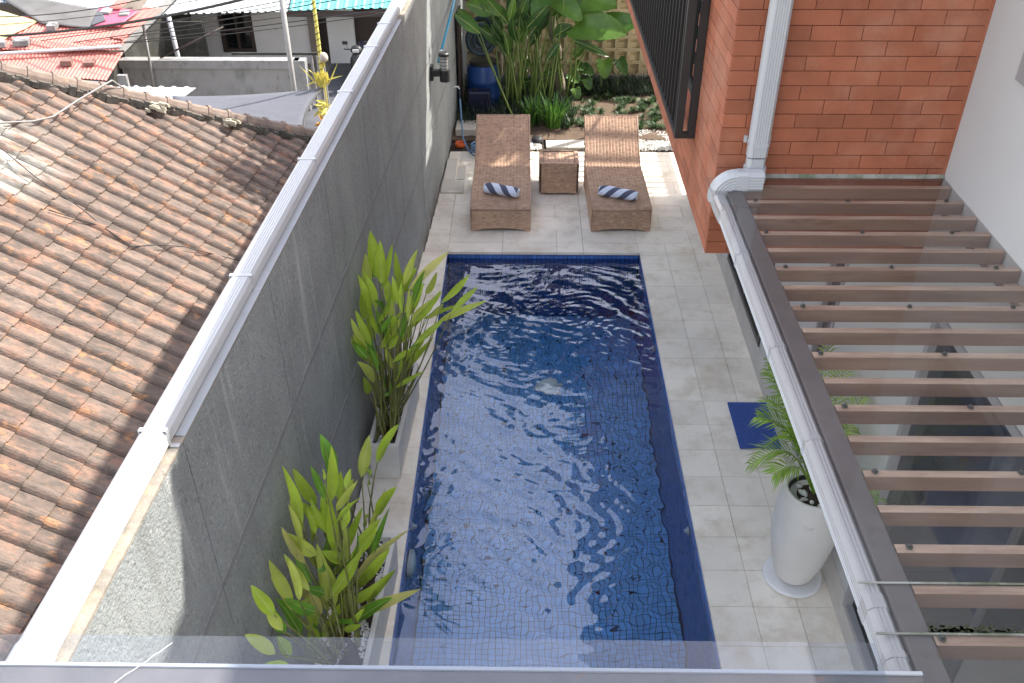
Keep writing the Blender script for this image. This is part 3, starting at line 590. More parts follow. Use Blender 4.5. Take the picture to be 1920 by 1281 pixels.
MB().box((1.105, 4.386, 3.325), (1.121, 4.398, 3.36)).box((1.224, 4.386, 3.325), (1.24, 4.398, 3.36)).build('clamp_ear', 'pvc', dp)
e1 = [Vector((1.172, 4.352, 3.215))]+[Vector((1.172-.0, 4.352-.07+.07*math.cos(a), 3.2-.07*math.sin(a)*.8)) for a in [PI/2*i/8 for i in range(1, 9)]]
MB().tube(e1, 1, prof=ribprof(.1, .072, 6, .003, 3), up=(0, -1, .02)).build('elbow', 'pvc', dp)
e2 = [Vector((1.20, 4.275, 3.168)), Vector((1.10, 4.275, 3.168)), Vector((1.085, 4.275, 3.168))]+[Vector((1.07-.080*math.sin(a), 4.275, 3.168-.085*(1-math.cos(a)))) for a in [PI/2*i/8 for i in range(1, 9)]]+[Vector((.990, 4.275, 3.06))]
MB().tube(e2, 1, prof=ribprof(.1, .072, 5, .003, 4), up=(0, -1, 0)).build('elbow', 'pvc', dp)
MB().tube([(1.125, 4.275, 3.168), (1.07, 4.275, 3.168)], 1, prof=[(x*1.07, z_*1.07) for x, z_ in ribprof(.1, .072, 5, .0001, 4)], up=(0, -1, 0)).build('collar', 'pvc', dp)
MB().tube([(.988, 4.27, 3.07), (.990, 4.2, 3.065), (.990, 4.05, PZ-.048)], 1, prof=[(x*1.1, z_*1.06) for x, z_ in ribprof(.060, .086, 3, .0001, 5)]).build('connector', 'pvc', dp)
# near canopy below the balcony
nc = thing('near_canopy', 'clear sheet canopy with steel beam crossing the bottom of the view', 'canopy', (0, 1.3, 3.15))
MB().box((-2.6, .7, 3.196), (.905, 1.487, 3.2)).build('roof_sheet', 'sheet2', nc)
MB().box((-2.6, 1.20, 3.08), (1.0, 1.398, 3.19)).build('beam', 'steel', nc, bevel=.003)
MB().box((-2.6, 1.3985, 3.16), (1.0, 1.408, 3.195)).build('white_edge', 'pvc', nc)
ck = MB(); pts = [(-1.02+.012*i+U(-.004, .004), 1.33+.0135*i, 3.2004) for i in range(11)]
ck.tube(pts, .0009, 4).build('crack', 'fitting', nc)
# rear pergola on the house terrace (its shade falls on the deck beyond the loungers)
rp = thing('rear_pergola', 'slatted pergola on the rear terrace of the house', 'pergola', (4, 12.6, 4.2))
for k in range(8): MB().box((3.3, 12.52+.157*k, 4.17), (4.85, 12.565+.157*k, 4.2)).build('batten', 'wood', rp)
MB().box((4.85, 11.9, 4.12), (5.0, 13.85, 4.2)).build('beam', 'steel', rp); MB().box((2.5, 11.76, 4.12), (4.84, 12.36, 4.2)).build('terrace_slab', 'soffit', rp)
for p_ in ((4.92, 13.8), (3.35, 13.8)): MB().box((p_[0]-.04, p_[1]-.04, .0), (p_[0]+.04, p_[1]+.04, 4.119)).build('post', 'steel', rp)
# ================================================================== OBJECTS ON THE DECK
def weave(mb, P, Nn, Lu, Lv, cu=.042, rv=.0165, a=.0062, su=5, sv=4):
    nu, nv = max(1, round(Lu/cu)), max(1, round(Lv/rv)); W_ = nu*su+1; H_ = nv*sv+1; vs = []; fs = []
    for j in range(H_):
        v = j/(H_-1)
        for i in range(W_):
            u = i/(W_-1); col = min(int(u*nu), nu-1); fu = u*nu-col; fv = (v*nv+(.5 if col % 2 else 0)) % 1
            d = a*(.35+.65*max(0, math.sin(PI*min(max(fu, 0), 1)))**.35)*(abs(math.sin(PI*fv))**.8)
            p = Vector(P(u, v)); vs.append(p+Vector(Nn(u, v))*d); mb.at.append((math.sin(col*127.1+math.floor(v*nv+(.5 if col % 2 else 0))*311.7)*43758.5) % 1)
    for j in range(H_-1):
        for i in range(W_-1): fs.append((j*W_+i, j*W_+i+1, (j+1)*W_+i+1, (j+1)*W_+i))
    mb.add(vs, fs)
prof_pts = [(0, .262), (.02, .285), (.10, .297), (.45, .315), (.75, .318), (.98, .312), (1.10, .325), (1.2, .385), (1.32, .485), (1.48, .62), (1.62, .735), (1.66, .76)]
def spl(pts, n=90):
    out = []; P = [Vector((a, b, 0)) for a, b in pts]; P = [P[0]*2-P[1]]+P+[P[-1]*2-P[-2]]
    for i in range(1, len(P)-2):
        for k in range(8):
            t = k/8; p0, p1, p2, p3 = P[i-1:i+3]
            out.append(.5*((2*p1)+(p2-p0)*t+(2*p0-5*p1+4*p2-p3)*t*t+(3*p1-p0-3*p2+p3)*t**3))
    out.append(P[-2]); return out
SP = spl(prof_pts); cum = [0]
for a, b in zip(SP, SP[1:]): cum.append(cum[-1]+(b-a).length)
def at(s):
    s = max(0, min(cum[-1]-1e-6, s)); i = next(k for k in range(len(cum)-1) if cum[k+1] >= s); f = (s-cum[i])/(cum[i+1]-cum[i])
    p = SP[i].lerp(SP[i+1], f); d = (SP[i+1]-SP[i]).normalized(); return p, d
LW = .335
def hw(s): return LW-.02*max(0, min(1, (s-.9)/.8))*0.5
fold = 1.09
def lounger(loc, label, grp):
    r_ = thing('sun_lounger', label, 'sun lounger', (0, 0, 0), grp)
    def top(s0, s1, nm):
        m = MB()
        def P(u, v): p, d = at(s0+(s1-s0)*v); w = hw(s0+(s1-s0)*v); return ((u*2-1)*w, p.x, p.y)
        def N(u, v): p, d = at(s0+(s1-s0)*v); return (0, -d.y, d.x)
        weave(m, P, N, 2*LW, s1-s0); o = m.build(nm, 'rattan', r_, fix=False)
        return o
    sf = next(cum[k] for k in range(len(SP)) if SP[k].x >= fold)
    top(0, sf, 'seat'); top(sf, cum[-1], 'backrest')
    # front apron with an arched foot
    m = MB(); arch = lambda u: .035*max(0, 1-(abs(u*2-1)/.78)**2.2)**.5 if abs(u*2-1) < .78 else 0
    weave(m, lambda u, v: ((u*2-1)*(LW+.012*(1-v)), -.012*(1-v), arch(u)+(.262-arch(u))*v), lambda u, v: (0, -1, 0), 2*LW, .262)
    m.build('front_apron', 'rattan', r_, fix=False)
    for s in (-1, 1):
        m = MB()
        def P(u, v, s=s):
            p, d = at(u*cum[-1]); zt = p.y; a_ = .04*max(0, 1-((u-.36)/.3)**2); zb = a_ if u < .68 else a_*0+.0
            if u > .68: zb = (zt-.07)*min(1, (u-.68)/.10)
            x = (hw(u*cum[-1])+.010)*s
            return (x, p.x, zb+(zt-zb)*v)
        weave(m, P, lambda u, v, s=s: (s, 0, 0), cum[-1], .29, cu=.04); m.build('side_apron', 'rattan', r_, fix=False)
        m = MB(); m.tube([(s*(hw(k)+.006), at(k)[0].x, at(k)[0].y-.002) for k in [cum[-1]*i/40 for i in range(41)]], .011, 8); m.build('edge_roll', 'rattan', r_, True)
    m = MB(); p, d = at(cum[-1])
    for k in range(17): x = -LW+.02+k*(2*LW-.04)/16; m.tube([(x-.02, p.x+.002, p.y-.004), (x+.02, p.x+.002, p.y-.004)], .013, 8)
    m.build('top_roll', 'rattan', r_, True)
    m = MB(); m.tube([(-LW, 0, .262), (LW, 0, .262)], .011, 8); m.build('front_roll', 'rattan', r_, True)
    m = MB()
    for s in (-1, 1): m.box((s*.27-.02, 1.05, 0.004), (s*.27+.02, 1.09, .30)); m.box((s*.27-.02, .05, 0.004), (s*.27+.02, .09, .25))
    vs_ = [(x, at(cum[-1]*i/30)[0].x, at(cum[-1]*i/30)[0].y-.02) for i in range(31) for x in (-LW+.01, LW-.01)]
    m.add(vs_, [(2*i, 2*i+1, 2*i+3, 2*i+2) for i in range(30)]); m.add([(v[0], v[1]+.003, v[2]-.02) for v in vs_], [(2*i, 2*i+1, 2*i+3, 2*i+2) for i in range(30)])
    m.build('under_frame', 'rattan_under', r_)
    return r_
L1 = lounger(None, 'brown woven sun lounger beside the grey wall, nearer the blue barrel', 'woven sun loungers behind the pool')
L1.location = (-.28, 9.56, .003)
L2 = L1.copy(); COL.objects.link(L2); L2['label'] = 'brown woven sun lounger nearer the brick house, striped by slat shadows'
for ch in L1.children: c_ = ch.copy(); COL.objects.link(c_); c_.parent = L2
L2.location = (1.125, 9.56, .003); L2.rotation_euler = (0, 0, R(1.2))
# side table
tb_ = thing('side_table', 'square woven side table between the two sun loungers', 'side table', (.42, 10.66, 0))
def face(P, N, lu, lv, nm): m = MB(); weave(m, P, N, lu, lv); return m.build(nm, 'rattan', tb_, fix=False)
TX0, TX1, TY0, TY1, TZ = .185, .665, 10.5, 10.93, .42
face(lambda u, v: (TX0+.02+(TX1-TX0-.04)*u, TY0-.004, .03+(TZ-.03)*v), lambda u, v: (0, -1, 0), TX1-TX0, TZ-.03, 'front_panel')
face(lambda u, v: (TX0, TY0+(TY1-TY0)*u, .03+(TZ-.03)*v), lambda u, v: (-1, 0, 0), TY1-TY0, TZ-.03, 'side_panel')
face(lambda u, v: (TX1, TY0+(TY1-TY0)*u, .03+(TZ-.03)*v), lambda u, v: (1, 0, 0), TY1-TY0, TZ-.03, 'side_panel')
face(lambda u, v: (TX0+.05+(TX1-TX0-.1)*u, TY0+.05+(TY1-TY0-.1)*v, TZ-.012), lambda u, v: (0, 0, 1), TX1-TX0-.1, TY1-TY0-.1, 'table_top')
for a, b in (((TX0, TY0), (TX1, TY0+.045)), ((TX0, TY1-.045), (TX1, TY1)), ((TX0, TY0+.045), (TX0+.045, TY1-.045)), ((TX1-.045, TY0+.045), (TX1, TY1-.045))):
    lx, ly = b[0]-a[0], b[1]-a[1]
    m = MB()
    if lx > ly: weave(m, lambda u, v: (a[0]+ly*0+lx*v, a[1]+ly*u, TZ), lambda u, v: (0, 0, 1), ly, lx)
    else: weave(m, lambda u, v: (a[0]+lx*u, a[1]+ly*v, TZ), lambda u, v: (0, 0, 1), lx, ly)
    m.build('rim', 'rattan', tb_, fix=False)
m = MB().box((TX0+.006, TY0+.006, .035), (TX1-.006, TY1-.006, TZ-.016)); m.build('core', 'rattan_under', tb_)
for x in (TX0+.03, TX1-.03):
    for y in (TY0+.03, TY1-.03): MB().box((x-.018, y-.018, .001), (x+.018, y+.018, .034)).build('leg', 'rattan', tb_)
# towels: rolled, with woven diagonal stripes
def towel_mat(nm, ang, sc_):
    m = bpy.data.materials.new(nm); m.use_nodes = True; t = m.node_tree; p = t.nodes['Principled BSDF']; p.inputs['Roughness'].default_value = .95
    uv = t.nodes.new('ShaderNodeUVMap'); mp = t.nodes.new('ShaderNodeMapping'); mp.inputs['Rotation'].default_value = (0, 0, ang); t.links.new(uv.outputs[0], mp.inputs['Vector'])
    sx = t.nodes.new('ShaderNodeSeparateXYZ'); t.links.new(mp.outputs[0], sx.inputs[0])
    w = t.nodes.new('ShaderNodeMath'); w.operation = 'MULTIPLY'; w.inputs[1].default_value = sc_; t.links.new(sx.outputs[0], w.inputs[0])
    f = t.nodes.new('ShaderNodeMath'); f.operation = 'FRACT'; t.links.new(w.outputs[0], f.inputs[0]); k = t.nodes.new('ShaderNodeMath'); k.operation = 'GREATER_THAN'; k.inputs[1].default_value = .52; t.links.new(f.outputs[0], k.inputs[0])
    c = nmix(t, k.outputs[0], (.74, .80, .95), (.10, .11, .17)); t.links.new(c, p.inputs['Base Color'])
    b = t.nodes.new('ShaderNodeBump'); b.inputs['Distance'].default_value = .004; b.inputs['Strength'].default_value = .7; t.links.new(tnoise(t, vec(t), 90, 4), b.inputs['Height']); t.links.new(b.outputs[0], p.inputs['Normal']); return m
def towel(x, y, z, rz, label, ang, sc_, L=.47, r=.068):
    r_ = thing('rolled_towel', label, 'towel', (x, y, z), 'rolled striped towels on the loungers')
    m = MB(); n = 28; NL = 26; vs = []; uvs = []
    for i in range(NL+1):
        f = i/NL; xx = -L/2+L*f; tap = 1-.25*abs(f*2-1)**8; bow = .012*math.sin(f*5)
        for k in range(n+1):
            a = 2*PI*k/n; rr = r*tap*(1+.045*math.sin(a*2+f*4)+.03*math.sin(a*3-f*9)+.10*k/n)
            vs.append(Vector((xx, rr*math.cos(a)*1.12+bow, r*.86+rr*math.sin(a)*.86))); uvs.append((f*L, a*r))
    W_ = n+1; fs = [(i*W_+k, i*W_+k+1, (i+1)*W_+k+1, (i+1)*W_+k) for i in range(NL) for k in range(n)]
    mt = Matrix.Rotation(rz, 4, 'Z'); vs2 = [mt @ v for v in vs]
    me = bpy.data.meshes.new('roll'); me.from_pydata([tuple(v) for v in vs2], [], fs); u = me.uv_layers.new(name='UVMap')
    for l in me.loops: u.data[l.index].uv = uvs[l.vertex_index]
    me.materials.append(towel_mat('striped_towel', ang, sc_)); me.polygons.foreach_set('use_smooth', [True]*len(fs)); o = bpy.data.objects.new('roll', me); COL.objects.link(o); o.parent = r_
    for s in (-1, 1):   # spiral ends
        pts = [mt @ Vector((s*(L/2-.004+.004*(1-k/34)), (r*.78-k*.0014)*math.cos(k*.55)*1.05+.012*math.sin((s+1)*2.5), r*.86+(r*.78-k*.0014)*math.sin(k*.55)*.85)) for k in range(34)]
        mm = MB(); mm.tube([p+Vector((x, y, z)) for p in pts], .009, 6); mm.build('spiral_end', 'towelw', r_, True)
    return r_
towel(-.272, 9.86, .318, R(-17), 'rolled grey striped towel on the lounger beside the grey wall', R(38), 7.0, .42)
towel(1.095, 9.80, .316, R(-18), 'rolled towel with broad dark stripes on the lounger nearer the brick house', R(-40), 7.5, .45)
# doormat
dm = tag(MB().box((1.815, 5.775, .004), (2.166, 6.378, .018)).build('doormat', 'mat', None, bevel=.003), 'blue doormat lying by the white house wall', 'doormat')
# tall pot with palm
pt = thing('tall_pot', 'tall white stone pot standing by the white house wall', 'pot', (1.93, 4.42, 0))
MB().lathe((1.93, 4.42, .045), [(.115, 0), (.135, .03), (.175, .16), (.208, .34), (.222, .48), (.219, .62), (.205, .74), (.19, .81), (.188, .835), (.170, .835), (.165, .80), (.165, .77), (.001, .76)], 40).build('vase', 'pot', pt, True)
MB().lathe((1.93, 4.42, .80), [(.163, 0), (.163, .045), (.152, .045), (.148, .0), (.001, -.002)], 32, False).build('liner', 'potin', pt, True)
MB().lathe((1.93, 4.42, .80), [(.149, .004), (.10, .012), (.001, .018)], 24, False).build('soil', 'soil', pt, True)
MB().lathe((1.93, 4.42, .003), [(.17, 0), (.205, .012), (.208, .03), (.195, .036), (.165, .03), (.001, .03)], 40).build('saucer', 'potplate', pt, True)
for k in range(16):
    a = U(0, 2*PI); rr = U(.05, .125); s = U(.012, .02)
    m = MB().lathe((0, 0, 0), [(s*.5, -s*.5), (s, -s*.15), (s*1.05, .1*s), (s*.7, s*.5), (.001, s*.62)], 9); me = m.mesh('pebble', 'pebble', True)
    put('pebble', me, pt, (1.93+rr*math.cos(a), 4.42+rr*math.sin(a)*1, .822), (U(-.3, .3), U(-.3, .3), U(0, 3)), (1.5, 1, 1))
pl = thing('potted_palm', 'young feathery palm growing in the tall white pot', 'palm', (1.93, 4.42, .81))
def frond(parent, base, tip, sag, n=26, ll=.2, mname='palm'):
    base, tip = Vector(base), Vector(tip); m = MB(); pts = []
    for i in range(n+1):
        f = i/n; p = base.lerp(tip, f); p.z += sag*math.sin(f*PI)*.9; pts.append(p)
    m.tube(pts, [.005*(1-.75*i/n)+.001 for i in range(n+1)], 5)
    for i in range(int(n*.25), n+1):
        f = i/n; p = pts[i]; d = (pts[min(i+1, n)]-pts[max(i-1, 0)]).normalized(); side = d.cross(Vector((0, 0, 1))).normalized(); upv = side.cross(d)
        for s in (-1, 1):
            L = ll*(math.sin(PI*min(1, (f-.15)/.9))**.6)*U(.85, 1.1); dr = (d*.75+side*s*.75+upv*U(.05, .3)).normalized(); w = side.cross(dr).normalized()*.0
            wv = dr.cross(upv).normalized()*.0065
            a = p; b = p+dr*L*.45+Vector((0, 0, .004)); c = p+dr*L-Vector((0, 0, L*U(.15, .4)))
            m.add([a-wv*.5, a+wv*.5, b+wv, b-wv, c], [(0, 1, 2, 3), (3, 2, 4)])
    return m.build('frond', mname, parent, fix=False)
PB = (1.93, 4.42, .83)
for tip, sg in (((1.50, 4.48, 1.04), .26), ((1.60, 4.3, 1.12), .16), ((1.53, 4.6, 1.34), .2), ((1.58, 4.75, 1.6), .15), ((2.1, 4.1, 1.1), .2), ((2.12, 4.5, 1.62), .1), ((2.06, 4.75, 1.65), .1), ((2.14, 4.0, 1.2), .2), ((1.98, 4.9, 1.4), .15), ((2.13, 4.6, 1.25), .16), ((1.70, 4.62, 1.15), .2), ((2.12, 4.25, 1.45), .1), ((1.66, 4.9, 1.25), .2), ((1.55, 4.7, 1.72), .1), ((1.72, 5.0, 1.75), .1), ((1.9, 4.7, 1.85), .06)):
    frond(pl, PB, tip, sg, ll=.2)
# planters with tall leafy plants
def planter(y0, y1, x0, x1, h, label):
    r_ = thing('planter_trough', label, 'planter', ((x0+x1)/2, (y0+y1)/2, 0)); cx = (x0+x1)/2
    sl = .047
    def X_(x, y): return x+sl*(y-y0)
    t = .035; tp = .02
    def wall(a, b, c, d, nm='trough_side'):   # outer top a->b, inner top d<-c
        m = MB(); lo = lambda p, k: (cx+(p[0]-cx)*k+0, p[1]+(y0+y1)/2*0, 0)
        vs = [(*p, h) for p in (a, b, c, d)]+[((p[0]-X_(cx, p[1]))*.9+X_(cx, p[1]), (p[1]-(y0+y1)/2)*.97+(y0+y1)/2, .002) for p in (a, b, c, d)]
        m.add(vs, [(0, 1, 2, 3), (7, 6, 5, 4), (0, 4, 5, 1), (1, 5, 6, 2), (2, 6, 7, 3), (3, 7, 4, 0)]); m.build(nm, 'conc', r_, bevel=.004)
    P = lambda x, y: (X_(x, y), y)
    wall(P(x0, y0), P(x1, y0), P(x1, y0+t), P(x0, y0+t), 'trough_end'); wall(P(x0, y1-t), P(x1, y1-t), P(x1, y1), P(x0, y1), 'trough_end')
    wall(P(x0, y0+t+.0005), P(x0+t, y0+t+.0005), P(x0+t, y1-t-.0005), P(x0, y1-t-.0005)); wall(P(x1-t, y0+t+.0005), P(x1, y0+t+.0005), P(x1, y1-t-.0005), P(x1-t, y1-t-.0005))
    m = MB(); m.prism([(*P(x0+t*.8, y0+t), h-.05), (*P(x1-t*.8, y0+t), h-.05), (*P(x1-t*.8, y1-t), h-.05), (*P(x0+t*.8, y1-t), h-.05)], (0, 0, .01)); m.build('soil', 'soil', r_)
    gm = MB()
    for k in range(1500):
        x, y = U(x0+t+.005, x1-t-.01), U(y0+t, y1-t)
        if noise.noise(Vector((x*9, y*6, 3))) < -.12: continue
        s = U(.0035, .007); x = X_(x, y); gm.obox((x, y, h-.037+U(0, .003)), (s, s*.4, 0), (-s*.3, s*.8, s*.2), (0, -s*.1, s*.6))
    kind(gm.build('white_gravel', 'pebble', r_, fix=False), 'stuff'); return r_
planter(5.37, 6.46, -1.225, -.975, .37, 'long cement planter by the grey wall, the one farther up the pool')
planter(3.25, 4.46, -1.20, -.94, .37, 'long cement planter by the grey wall, half hidden by the lower plant')
def leaf(parent, b, t, w, m_, droop=.06, roll=0, nm='leaf', fold_=.42, n=9, curl=0):
    b, t = Vector(b), Vector(t); d = t-b; L = d.length; dn = d.normalized(); cam_ = (Vector((0, 0, 5.2))-b).normalized()
    nrm = (cam_+Vector((U(-.5, .5), U(-.3, .5), U(-.3, .3)))+Vector((0, 0, roll))).normalized()
    side = dn.cross(nrm).normalized(); nrm = side.cross(dn).normalized(); m = MB(); vs = []
    for i in range(n+1):
        f = i/n; wd = w*.5*(math.sin(PI*min(1, f**.9*.95+.02))**.8)*(1-.25*f*f)
        if i == n: wd = .0005
        if i == 0: wd = w*.04
        c = b+d*f+nrm*(droop*L*math.sin(PI*f)*.8)+Vector((0, 0, -droop*L*f*f*.6)); wv = .004*math.sin(f*9+curl)
        vs += [c-side*wd+nrm*(wd*fold_+wv), c-side*wd*.5+nrm*wd*fold_*.35, c, c+side*wd*.5+nrm*wd*fold_*.35, c+side*wd+nrm*(wd*fold_-wv)]
    m.add(vs, [(i*5+k, i*5+k+1, (i+1)*5+k+1, (i+1)*5+k) for i in range(n) for k in range(4)])
    rv = []
    for i in range(n+1): c = vs[i*5+2]; q_ = side*(w*.035*(1-.8*i/n)); rv += [c-q_+nrm*.0012, c+q_+nrm*.0012]
    nf = len(m.f); m.add(rv, [(2*i, 2*i+1, 2*i+3, 2*i+2) for i in range(n)]); o = m.build(nm, m_, parent, True, fix=False)
    o.data.materials.append(M['rib']); o.data.polygons.foreach_set('material_index', [0]*nf+[1]*n); return o
def stem(parent, a, b, r0=.0085, r1=.003, mname='stem', bow=.03):
    a, b = Vector(a), Vector(b); s = Vector((U(-1, 1), U(-1, 1), 0))*bow
    m = MB(); m.tube([a.lerp(b, f)+s*math.sin(PI*f) for f in (0, .25, .5, .75, 1)], [r0+(r1-r0)*f for f in (0, .25, .5, .75, 1)], 7); m.build('stem', mname, parent, True)
def clump(L, label, yc, x0, x1, y0, y1, z0, extra, xs_=.047):
    r_ = thing('leafy_plant', label, 'plant', ((x0+x1)/2, yc, z0)); n = 0
    for (bx, by, bz, tx, ty_, tz, w, k) in L:
        leaf(r_, (bx, by, bz), (tx, ty_, tz), w*1.08, 'leaf%d' % k, U(.02, .07), curl=U(0, 6))
        j_ = Vector((U(0, .09), U(-.16, .02), U(-.16, .05))); k_ = Vector((U(-.03, .07), U(-.05, .05), U(-.06, .04)))
        if n % 2 == 0: leaf(r_, Vector((bx, by, bz))+j_, Vector((tx, ty_, tz))+j_+k_, w*U(.8, 1.15), 'leaf%d' % rnd.choice((0, 0, 1, 2)), U(.02, .07), curl=U(0, 6)); stem(r_, (min(max(bx, x0), x1)+xs_*(by-y0)*0+U(-.03, .03), min(max(by, y0), y1), z0), Vector((bx, by, bz))+j_)
        n += 1
        sx = min(max(bx+U(-.06, .06), x0), x1); sy = min(max(by, y0), y1)+U(-.05, .05); stem(r_, (sx+xs_*(sy-y0), sy, z0), (bx, by, bz))
    for k in range(extra):
        sx, sy = U(x0, x1), U(y0, y1); hgt = U(.45, 1.05); a = U(0, 2*PI); top_ = Vector((sx+.12*math.cos(a)+xs_*(sy-y0), sy+.2*math.sin(a), z0+hgt)); 
        if top_.x < wx(top_.y)+.05: top_.x = wx(top_.y)+.05
        stem(r_, (sx+xs_*(sy-y0), sy, z0), top_)
        tp = top_+Vector((.16*math.cos(a), .16*math.sin(a), U(.22, .32)))
        if tp.x < wx(tp.y)+.05: tp.x = wx(tp.y)+.05
        leaf(r_, top_, tp, U(.06, .09), 'leaf%d' % rnd.choice((0, 0, 2, 2, 1)), .05)
PL1= [(-1.115, 5.998, 1.517, -1.146, 6.027, 1.933, 0.099, 0), (-1.127, 6.136, 1.322, -1.018, 6.205, 1.716, 0.051, 0), (-1.17, 5.792, 1.278, -1.244, 5.856, 1.664, 0.066, 0), (-1.133, 5.523, 1.227, -1.213, 5.496, 1.573, 0.056, 0), (-1.163, 5.505, 1.195, -1.254, 5.514, 1.482, 0.056, 1), (-1.212, 6.071, 0.884, -1.234, 5.973, 1.202, 0.053, 0), (-1.123, 5.875, 1.194, -0.95, 5.805, 1.637, 0.067, 0), (-0.946, 5.935, 1.486, -0.958, 5.93, 1.811, 0.053, 0), (-0.849, 5.51, 1.76, -0.725, 5.434, 2.104, 0.053, 1), (-0.848, 5.724, 1.584, -0.54, 5.787, 1.895, 0.063, 3), (-0.942, 6.113, 1.384, -0.819, 6.025, 1.579, 0.034, 0), (-0.852, 6.138, 1.36, -0.713, 6.045, 1.607, 0.042, 0), (-0.759, 5.994, 1.378, -0.653, 5.899, 1.647, 0.054, 1), (-0.879, 5.501, 1.529, -0.867, 5.556, 1.782, 0.046, 0), (-0.883, 5.668, 1.427, -0.716, 5.591, 1.745, 0.064, 0), (-0.957, 6.286, 0.976, -0.833, 6.34, 1.195, 0.053, 0), (-0.613, 5.731, 1.475, -0.4, 5.804, 1.689, 0.056, 0), (-0.672, 5.931, 1.164, -0.284, 5.947, 1.374, 0.054, 1), (-0.86, 5.664, 1.313, -0.661, 5.732, 1.519, 0.064, 1), (-0.812, 6.053, 1.105, -0.644, 6.126, 1.332, 0.06, 3), (-0.812, 6.215, 1.002, -0.605, 6.155, 1.146, 0.035, 0), (-1.125, 5.789, 0.998, -0.907, 5.702, 1.395, 0.059, 1), (-1.067, 5.617, 1.28, -0.942, 5.51, 1.523, 0.04, 2), (-1.156, 5.441, 1.177, -1.259, 5.442, 1.321, 0.056, 2), (-0.999, 5.503, 1.207, -0.923, 5.518, 1.35, 0.048, 0), (-0.991, 5.77, 0.887, -0.774, 5.712, 1.207, 0.038, 2), (-1.04, 6.155, 0.542, -0.785, 6.131, 0.924, 0.045, 0), (-1.013, 5.753, 0.822, -1.066, 5.729, 1.095, 0.051, 1), (-1.221, 6.014, 0.603, -1.235, 5.905, 0.953, 0.062, 0), (-1.239, 5.73, 0.6, -1.235, 5.615, 0.871, 0.061, 0), (-1.241, 5.85, 0.625, -1.122, 5.899, 0.669, 0.035, 0), (-0.978, 5.514, 0.838, -0.753, 5.552, 0.975, 0.037, 0), (-1.106, 5.793, 0.589, -1.112, 5.789, 0.882, 0.043, 2), (-0.976, 5.507, 0.905, -0.898, 5.397, 1.238, 0.041, 0), (-0.933, 5.645, 1.512, -0.962, 5.716, 1.725, 0.04, 0), (-0.999, 5.657, 1.343, -0.973, 5.688, 1.536, 0.048, 1)]
